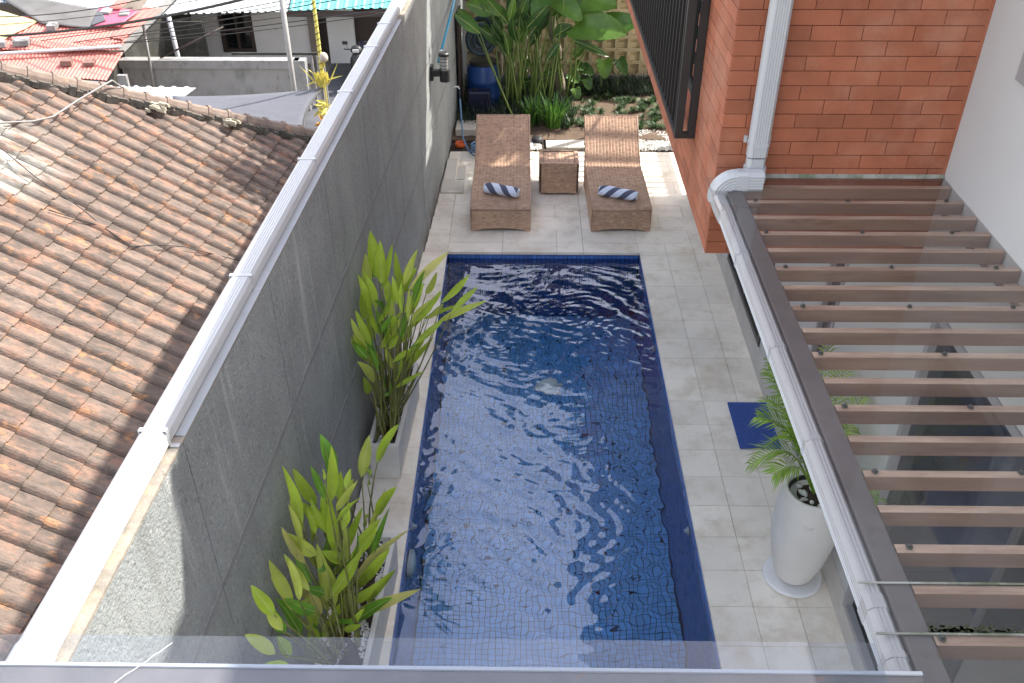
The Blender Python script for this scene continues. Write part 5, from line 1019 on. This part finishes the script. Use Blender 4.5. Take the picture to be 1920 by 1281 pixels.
# loose cables over the roof
def cable(pts, r, m_, label, sag=0, n=14):
    P = [Vector(p) for p in pts]; out = []
    for a, b in zip(P, P[1:]):
        for k in range(n): f = k/n; q = a.lerp(b, f); q.z -= sag*4*f*(1-f); out.append(q)
    out.append(P[-1]); return tag(MB().tube(out, r, 5).build('cable', m_, None, True), label, 'cable')
def rpix(px, py, lift=.06):
    d = (rt*((px-960)/1723)-up*((py-640.5)/1723)+fw); o = Vector((0, 0, 5.2)); t = (O-o).dot(Nv)/d.dot(Nv); return o+d*t+Nv*lift
cable([rpix(-20, 240), rpix(60, 236), rpix(95, 233, .10), rpix(140, 205, .12), rpix(200, 180, .22), rpix(222, 182, .14)], .011, 'cable2', 'thick grey cable looping over the tiled roof and hip')
cable([rpix(-10, 290, .12), rpix(60, 345, .10), rpix(150, 405, .09), rpix(195, 432, .03)], .006, 'cable', 'thin black cable crossing the lime stained roof tiles', 0)
cable([rpix(90, 398, .03), rpix(190, 432, .05), rpix(245, 468, .04), rpix(285, 470, .08), rpix(340, 470, .06), rpix(450, 496, .05)], .006, 'cable', 'thin black cable lying across the middle of the tiled roof', 0)
WIRES = [((-12.19, 21, -1.04), (-7.44, 20, -.24), .032, 'thick bundled black cable sagging over the far roofs', .10)]
for a, b, r in (((-12.09, 21, -1.48), (-4.82, 20, -.18), .012), ((-12.09, 21, -1.47), (-3.22, 20, -.12), .008), ((-11.83, 21, -.69), (-8.91, 20, -.18), .012), ((-12.26, 21, -1.24), (-6.08, 20, -.29), .008), ((-12.3, 21, -1.38), (-5.49, 20, -.12), .010), ((-12.11, 21, -1.55), (-2.72, 20, -.2), .012), ((-7.96, 21, -1.18), (-2.67, 20, -.26), .010), ((-12.14, 21, -.88), (-7.77, 20, -.18), .008)): WIRES.append((a, b, r, 0, .06))
WIRES = [(tuple(Vector(a).lerp(Vector(b), -.5)), tuple(Vector(a).lerp(Vector(b), 1.5)), r, l, s_*3) for a, b, r, l, s_ in WIRES]
for i, (a, b, r, lb, sg) in enumerate(WIRES):
    o = cable([a, b], r, 'cable', lb or 'thin overhead wire crossing the far roofs', sg, 24)
    if not lb: o['group'] = 'thin overhead wires crossing the far roofs'
# ================================================================== BACKGROUND COMPOUND
def corr(name, poly, m_, pitch, h, parent=None, thick=.0, flow=Vector((0, 1, 0)), trap=False):
    """corrugated sheet: poly = four corners (eave left, eave right, top right, top left)"""
    a, b, c, d = [Vector(p) for p in poly]; W0 = (b-a).length; n = max(2, int(W0/pitch)); st = 6 if not trap else 6; vs = []
    up_ = (b-a).cross(d-a).normalized(); up_ = up_ if up_.z > 0 else -up_
    for i in range(n*st+1):
        f = i/(n*st); ph = (i % st)/st
        hh = h*(.5-.5*math.cos(2*PI*ph)) if not trap else h*(1 if ph in (1/6, 2/6) else 0)
        vs += [a.lerp(b, f)+up_*hh, d.lerp(c, f)+up_*hh]
    m = MB(); N_ = n*st+1
    m.add(vs, [(2*i, 2*i+2, 2*i+3, 2*i+1) for i in range(N_-1)]); o = m.build(name, m_, parent, fix=False)
    sd2 = o.modifiers.new('solid', 'SOLIDIFY'); sd2.thickness = .004; sd2.offset = 0; return o
gh = thing('white_house_behind', 'old white house with brown window under corrugated sheet roofs', 'house', (-6, 25.5, -3.4))
GW = 25.5
m = MB(); m.box((-9.62, GW, -3.39), (-8.42, GW+.2, -1.3)).box((-8.42, GW, -3.39), (-7.5, GW+.2, -3.07)).box((-7.5, GW, -3.39), (-5.97, GW+.2, -1.3)).box((-8.42, GW, -1.6), (-7.5, GW+.2, -1.3)).box((-5.46, GW, -3.39), (-4.74, GW+.2, -1.3)).box((-5.97, GW, -1.8), (0, GW+.2, -1.3)); m.build('wall', 'housewhite', gh)
MB().box((-9.62, GW+.2, -3.39), (-9.5, GW+3, -1.3)).box((-9.6, GW+2.4, -3.39), (0, GW+2.5, -1.3)).box((-1, GW, -3.39), (0, GW+.2, -1.8)).build('side_wall', 'housebrown', gh)
MB().box((-5.969, GW-.06, -3.39), (-5.76, GW+.15, -1.7)).build('post', 'housebrown', gh)
MB().box((-5.76, GW+.3, -3.39), (-5.47, GW+.34, -1.8)).box((-4.73, GW+.3, -3.39), (-1, GW+.34, -1.8)).build('door', 'frame_brown', gh)
w_ = bpy.data.objects.new('window', None); COL.objects.link(w_); w_.parent = gh; w_.location = Vector((-8, GW, -2.5))-wl(gh)
f = MB(); x0, x1, z0, z1 = -8.42, -7.5, -3.07, -1.6
f.box((x0, GW-.03, z0), (x0+.1, GW+.1, z1)).box((x1-.1, GW-.03, z0), (x1, GW+.1, z1)).box((x0+.1, GW-.03, z0), (x1-.1, GW+.1, z0+.1)).box((-7.99, GW-.02, z0+.1), (-7.93, GW+.1, z1)).box((x0+.1, GW-.021, -2.5), (-7.99, GW+.09, -2.44)).box((-7.93, GW-.021, -2.5), (x1-.1, GW+.09, -2.44)); f.build('frame', 'frame_brown', w_)
MB().box((x0+.1, GW+.1, z0+.1), (x1-.1, GW+.12, z1)).build('pane', 'darkglass', w_)
corr('sheet_roof', [(-10.46, 23.87, -1.62), (-6.13, 24.05, -1.56), (-6.3, 28, -.58), (-8.9, 28, -.6)], 'zinc_white', .19, .035, gh, trap=True)
corr('sheet_roof', [(-6.10, 24.1, -1.55), (-2.2, 24.3, -1.50), (-2.2, 28, -.56), (-6.28, 28, -.57)], 'zinc_teal', .22, .03, gh, trap=True)
MB().box((-6.2, 24.15, -1.72), (-2.2, 24.25, -1.60)).build('fascia', 'frame_brown', gh)
kind(MB().box((-5.4, 15, -3.399), (0, GW+2.4, -3.38)).build('yard_floor', 'yard'))
# concrete wall
cw = thing('cement_wall', 'low stained cement yard wall in front of the white house', 'wall', (-7.5, 22, -3.4))
MB().box((-9.85, 22, -3.39), (-5.36, 22.18, -2.33)).build('wall_body', 'concwall', cw); MB().box((-9.88, 21.95, -2.329), (-5.5, 22.22, -2.13)).build('top_beam', 'concwall', cw); MB().box((-5.62, 21.93, -3.39), (-5.34, 22.2, -2.13)).build('end_pillar', 'concwall', cw)
MB().box((-7.2, 22.3, -2.11), (-4.9, 22.34, -2.05)).build('handrail', 'mosswall', cw)
for x in (-5.25, -5.1, -4.97): MB().box((x-.03, 22.28, -3.39), (x+.03, 22.33, -2.11)).build('slat', 'bamboo', cw)
mw = thing('mossy_side_wall', 'dark mossy sloping side wall beside the pink roof', 'wall', (-9.5, 22.6, -3.4))
MB().prism([(-9.93, 22.2, -3.39), (-9.6, 26, -3.39), (-8.9, 26, -1.0), (-9.9, 22.2, -2.0)], (.12, 0, 0)).build('wall_body', 'mosswall', mw)
MB().prism([(-9.95, 22.15, -2.0), (-8.9, 25.9, -1.0), (-8.7, 25.9, -1.0), (-9.75, 22.15, -2.0)], (0, 0, .05)).build('wall_top', 'concwall', mw)
MB().box((-9.78, 23.8, -3.39), (-8.3, 23.9, -1.75)).build('back_wall', 'mosswall', mw)
def pole(a, b, r, m_, nm, label, cat): return tag(MB().tube([a, Vector(a).lerp(Vector(b), .5)+Vector((.01, 0, 0)), b], r, 9).build(nm, m_, None, True), label, cat)
pole((-4.69, 18, -3.39), (-4.66, 18, .6), .05, 'bamboo', 'bamboo_pole', 'tall pale bamboo pole before the cement wall under the teal roof edge', 'pole')
pole((-9.17, 21.9, -3.39), (-9.03, 21.9, -1.1), .032, 'bamboo', 'roof_prop', 'thin pale roof prop standing at the left end of the cement wall', 'pole')
pole((-8.79, 23, -3.39), (-8.82, 23.0, -1.35), .06, 'pvc', 'drain_pipe', 'thick grey white drain pipe in the mossy corner', 'drainpipe')
pole((-8.87, 22.05, -2.1), (-7.31, 22.4, -1.46), .022, 'frame_brown', 'leaning_stick', 'brown stick leaning from the cement wall to the window', 'stick')
MB().lathe((-4.69, 18, -1.0), [(.058, 0), (.058, .03)], 10)
# pink roofed shed
ps = thing('pink_roof_shed', 'low shed with two overlapping salmon pink corrugated roofs', 'shed', (-11, 20, -3.4))
def ez(y): return -1.68+(y-19.5)*math.tan(R(12))
corr('lower_roof', [(-13.5, 19.95, ez(19.95)), (-9.07, 19.36, ez(19.36)), (-9.05, 20.5, ez(20.5)), (-13.5, 20.9, ez(20.9))], 'zinc_pink', .085, .018, ps)
corr('upper_roof', [(-13.5, 20.45, ez(20.45)+.09), (-9.12, 20.42, ez(20.42)+.09), (-9.0, 21.75, ez(21.75)+.09), (-13.5, 22, ez(22)+.09)], 'zinc_pink', .085, .018, ps)
corr('side_roof', [(-9.45, 20.9, ez(20.9)+.12), (-9.13, 20.8, ez(20.8)+.13), (-8.6, 22.2, ez(22.2)+.12), (-9.1, 22.3, ez(22.3)+.12)], 'zinc_pink', .085, .018, ps)
MB().box((-13.5, 20.4, -3.39), (-9.9, 22.2, -1.75)).build('shed_wall', 'mosswall', ps); MB().tube([(-13.5, 19.9, ez(19.9)-.05), (-9.1, 19.34, ez(19.34)-.06)], .045, 8).build('gutter', 'bamboo', ps)
MB().box((-9.02, 19.8, -3.39), (-8.82, 19.9, -1.75)).build('post', 'concwall', ps); MB().box((-8.72, 19.9, -3.39), (-8.56, 20.0, -2.1)).build('post', 'concwall', ps)
tag(MB().tube([(-13.5, 20.05, ez(20)+.10), (-11.6, 20.22, ez(20.2)+.13), (-9.08, 20.52, ez(20.5)+.13)], .04, 8).build('roof_pipe', 'pvc', None, True), 'long white pipe lying across the salmon pink roofs', 'pipe')
def loose(x, y, w, d, h, a, label, m_='oldbrick', lift=.03):
    c, s = math.cos(a), math.sin(a); tag(MB().obox((x, y, ez(y)+lift+h/2), (c*w/2, s*w/2, 0), (-s*d/2, c*d/2, .02), (0, 0, h/2)).build('loose_brick', m_, None, bevel=.008), label, 'brick')
loose(-10.12, 19.95, .24, .17, .12, .1, 'brown brick on the lower pink roof, the squarer one'); loose(-9.62, 19.95, .24, .15, .08, .05, 'brown brick on the lower pink roof, the flatter one nearer its corner')
loose(-10.9, 21.3, .22, .2, .11, -.1, 'pale block weighing down the edge of the grey tarpaulin', 'concwall', .12); loose(-9.85, 21.95, .24, .2, .1, -.2, 'grey block on the hot pink tarpaulin, the left of the pair', 'concwall', .12); loose(-9.4, 21.85, .22, .2, .08, .1, 'grey block on the hot pink tarpaulin, the right of the pair', 'concwall', .14)
loose(-11.35, 20.62, .34, .22, .12, .1, 'stack of old grey roof tiles on the upper pink roof', 'concwall', .12); loose(-11.8, 20.55, .2, .2, .12, .3, 'grey old tile lump at the edge of the upper pink roof', 'concwall', .12)
def lay(nm, poly, m_, label, cat, dz):
    m = MB(); n = 10; a, b, c, d = [Vector((x, y, ez(y)+dz)) for x, y in poly]; vs = []
    for j in range(n+1):
        for i in range(n+1): p = a.lerp(b, i/n).lerp(d.lerp(c, i/n), j/n); p.z += .02*noise.noise(p*3); vs.append(p)
    m.add(vs, [(j*(n+1)+i, j*(n+1)+i+1, (j+1)*(n+1)+i+1, (j+1)*(n+1)+i) for j in range(n) for i in range(n)]); o = m.build(nm, m_, None, True, fix=False); sd2 = o.modifiers.new('s', 'SOLIDIFY'); sd2.thickness = .01; tag(o, label, cat)
lay('grey_tarpaulin', [(-11.2, 21.45), (-9.95, 21.25), (-10.05, 22.1), (-13.2, 23.1)], 'tarp', 'crumpled grey tarpaulin spread over the pink roof edge', 'tarpaulin', .16)
lay('yellow_sheet', [(-13.2, 20.5), (-11.85, 20.75), (-11.35, 21.6), (-13.6, 22.6)], 'yellow', 'pale yellow roofing sheet at the left edge of the view', 'roofing sheet', .14)
lay('pink_tarpaulin', [(-9.95, 21.3), (-9.35, 21.3), (-9.1, 22.0), (-10.1, 22.2)], 'hotpink', 'hot pink tarpaulin beside the grey tarpaulin', 'tarpaulin', .18)
lay('slate_flap', [(-10.0, 21.28), (-9.72, 21.5), (-9.95, 21.95), (-10.05, 21.9)], 'net', 'small slate flap between the grey and the hot pink tarpaulins', 'flap', .21)
bs2 = thing('pale_blue_shed', 'shed with pale blue corrugated roof at the top left', 'shed', (-12, 25, -3.4))
corr('sheet_roof', [(-13.5, 22.7, ez(22.7)+.1), (-9.75, 22.0, ez(22.0)+.12), (-9.3, 28, .6), (-14.5, 28, .6)], 'zinc_blue', .11, .018, bs2)
MB().box((-14, 22.9, -3.39), (-9.9, 27, -1.1)).build('shed_wall', 'housebrown', bs2)
lay('red_flashing', [(-9.85, 22.0), (-9.55, 22.0), (-8.95, 24.0), (-9.3, 24.0)], 'zinc_pink', 'narrow salmon roof strip beside the pale blue roof', 'roof strip', .22)
# small rusty sheet and shade net
ws = thing('rusty_sheet_roof', 'small white rust stained corrugated sheet behind the tiled hip', 'roof sheet', (-7.5, 17.5, -1.3))
corr('sheet', [(-8.3, 16.2, -1.38), (-7.0, 16.5, -1.42), (-6.5, 17.6, -1.22), (-8.5, 17.6, -1.2)], 'zinc_rust', .16, .03, ws, trap=True)
for x in (-7.2, -8.2): MB().box((x-.04, 16.9, -3.39), (x+.04, 17.0, -1.36)).build('post', 'bamboo', ws)
sn = thing('shade_net', 'grey shade net awning stretched beyond the tiled roof', 'awning', (-5, 16, -1.2))
m = MB(); n = 16; a, b, c, d = Vector((-5.9, 14.0, -.95)), Vector((-3.62, 14.2, -.95)), Vector((-3.86, 17.0, -1.0)), Vector((-6.75, 17.0, -1.16)); vs = []
for j in range(n+1):
    for i in range(n+1):
        p = a.lerp(b, i/n).lerp(d.lerp(c, i/n), j/n); f = i/n; g_ = j/n; p.z -= .10*4*f*(1-f)*(.4+g_*.6)-.05*math.sin(3*f); p.x -= .16*math.sin(PI*g_)*(f**3); vs.append(p)
m.add(vs, [(j*(n+1)+i, j*(n+1)+i+1, (j+1)*(n+1)+i+1, (j+1)*(n+1)+i) for j in range(n) for i in range(n)]); o = m.build('net', 'net', sn, True, fix=False); q = o.modifiers.new('s', 'SOLIDIFY'); q.thickness = .006
m = MB(); m.tube([vs[j*(n+1)+n] for j in range(n+1)], .02, 6); m.build('edge_hem', 'cable', sn, True)
for p in ((-3.86, 17.0, -1.0), (-6.75, 17, -1.16), (-3.62, 14.2, -.95)): MB().tube([(p[0], p[1], -3.39), p], .03, 6).build('post', 'bamboo', sn)
# penjor: bamboo ceremonial pole with palm leaf decorations
pj = thing('penjor', 'tall yellow ceremonial bamboo pole with woven palm leaf ornaments', 'ceremonial pole', (-3.87, 17.2, -3.4))
MB().tube([(-3.88, 17.2, -3.39), (-3.88, 17.2, -.74), (-3.87, 17.2, 1.4)], [.045, .04, .03], 10).build('pole', 'yl', pj, True)
m = MB(); m.tube([(-3.88+.043*math.cos(k*.9), 17.2+.043*math.sin(k*.9), -1.0+k*.016) for k in range(120)], .008, 5); m.build('spiral_band', 'moss', pj, True)
m = MB().lathe((-3.78, 17.05, -.52), [(.03, 0), (.08, .04), (.085, .1), (.06, .16), (.01, .19)], 14); m.build('coconut', 'coco', pj, True)
for k in range(5): a = k*1.26; leaf(pj, (-3.8, 17.03, -.62), (-3.8+.03*math.cos(a), 17.03, -.5), .05, 'yl', .05, nm='palm_strip')
for k in range(11):
    a = k*2*PI/11; b = Vector((-3.86+.03*math.cos(a), 17.0+.03*math.sin(a), -.98)); t_2 = Vector((-3.86+.13*math.cos(a), 17.0+.13*math.sin(a), -.74)); leaf(pj, b, t_2, .10, 'yl', -.25, nm='palm_strip')
for (dx, dz, w_) in ((-.32, -.10, .03), (-.42, .35, .025), (-.25, .25, .025), (.42, .12, .03), (.36, .42, .025)): leaf(pj, (-3.86+.2*dx, 17, -.85 if dz < .3 else -1.0), (-3.86+dx, 17, -.85+dz), w_, 'yl', .12, nm='palm_strip')
rnd2 = random.Random(11)
for k in range(46):
    f = k/46; z_ = -.95-f*.75; x = -3.62-.10*f+rnd2.uniform(-.07, .07); a = rnd2.uniform(0, 6.28); mn = 'yl' if f < .4 else ('yo' if f < .68 else 'maroon')
    leaf(pj, (x, 16.1, z_), (x+.16*math.cos(a), 16.0+.12*math.sin(a), z_+rnd2.uniform(-.10, .14)), .06, mn, .1, nm='palm_strip')
# parked scooter
sc = thing('parked_scooter', 'black scooter parked on the dark yard floor behind the wall', 'scooter', (-4.35, 23.5, -3.38)); X0, Y0, Z0 = -4.35, 23.5, -3.38
def wheel(y):
    w = bpy.data.objects.new('wheel', None); COL.objects.link(w); w.parent = sc; w.location = Vector((X0, y, Z0+.24))-wl(sc)
    MB().tube([(X0, y+.19*math.cos(a), Z0+.24+.19*math.sin(a)) for a in [2*PI*k/24 for k in range(24)]], .048, 8, closed=True, cap=False, up=(1, 0, 0)).build('tyre', 'black', w, True)
    MB().tube([(X0-.02, y, Z0+.24), (X0+.02, y, Z0+.24)], .13, 16, up=(0, 1, 0)).build('rim', 'bolt', w)
wheel(Y0-.15); wheel(Y0+1.05)
def loft(secs, n=14):
    m = MB(); vs = []
    for (y, z, w, h) in secs: vs += [(X0+w*math.cos(2*PI*k/n), Y0+y, Z0+z+h*math.sin(2*PI*k/n)) for k in range(n)]
    m.add(vs, [(i*n+k, i*n+(k+1) % n, (i+1)*n+(k+1) % n, (i+1)*n+k) for i in range(len(secs)-1) for k in range(n)]+[tuple(range(n)), tuple(range((len(secs)-1)*n, len(secs)*n))]); return m
loft([(-.14, .62, .04, .05), (-.08, .66, .17, .26), (.0, .66, .19, .30), (.1, .6, .18, .28), (.16, .5, .1, .15)]).build('front_shield', 'black', sc, True)
loft([(.1, .3, .12, .05), (.4, .28, .14, .06), (.5, .4, .15, .16), (.8, .6, .15, .16), (1.2, .68, .13, .1), (1.4, .74, .05, .04)]).build('rear_body', 'black', sc, True)
loft([(.45, .78, .1, .04), (.7, .8, .14, .06), (1.05, .84, .13, .06), (1.25, .86, .08, .03)]).build('seat', 'jerry', sc, True)
loft([(-.07, .95, .06, .05), (0, 1.0, .15, .1), (.08, 1.03, .14, .09), (.16, 1.0, .05, .03)]).build('handlebar_cowl', 'black', sc, True)
MB().tube([(X0-.33, Y0+.12, Z0+1.0), (X0-.16, Y0+.03, Z0+1.02), (X0+.16, Y0+.03, Z0+1.02), (X0+.33, Y0+.12, Z0+1.0)], .018, 8).build('handlebar', 'bolt', sc, True)
for s in (-1, 1): MB().obox((X0+s*.27, Y0, Z0+1.2), (.07, 0, 0), (0, .015, 0), (0, 0, .045)).build('mirror', 'black', sc, bevel=.01); MB().tube([(X0+s*.2, Y0+.05, Z0+1.02), (X0+s*.26, Y0+.01, Z0+1.17)], .007, 5).build('mirror_stalk', 'bolt', sc)
MB().obox((X0, Y0-.075, Z0+1.01), (.085, 0, 0), (0, .02, 0), (0, 0, .04)).build('headlight', 'lampglass', sc, bevel=.012); MB().obox((X0, Y0-.11, Z0+.78), (.05, 0, 0), (0, .012, 0), (0, .0, .035)).build('badge_plate', 'bolt', sc, bevel=.008)
MB().tube([(X0, Y0-.02, Z0+.7), (X0, Y0-.15, Z0+.26)], .04, 8).build('fork', 'bolt', sc)
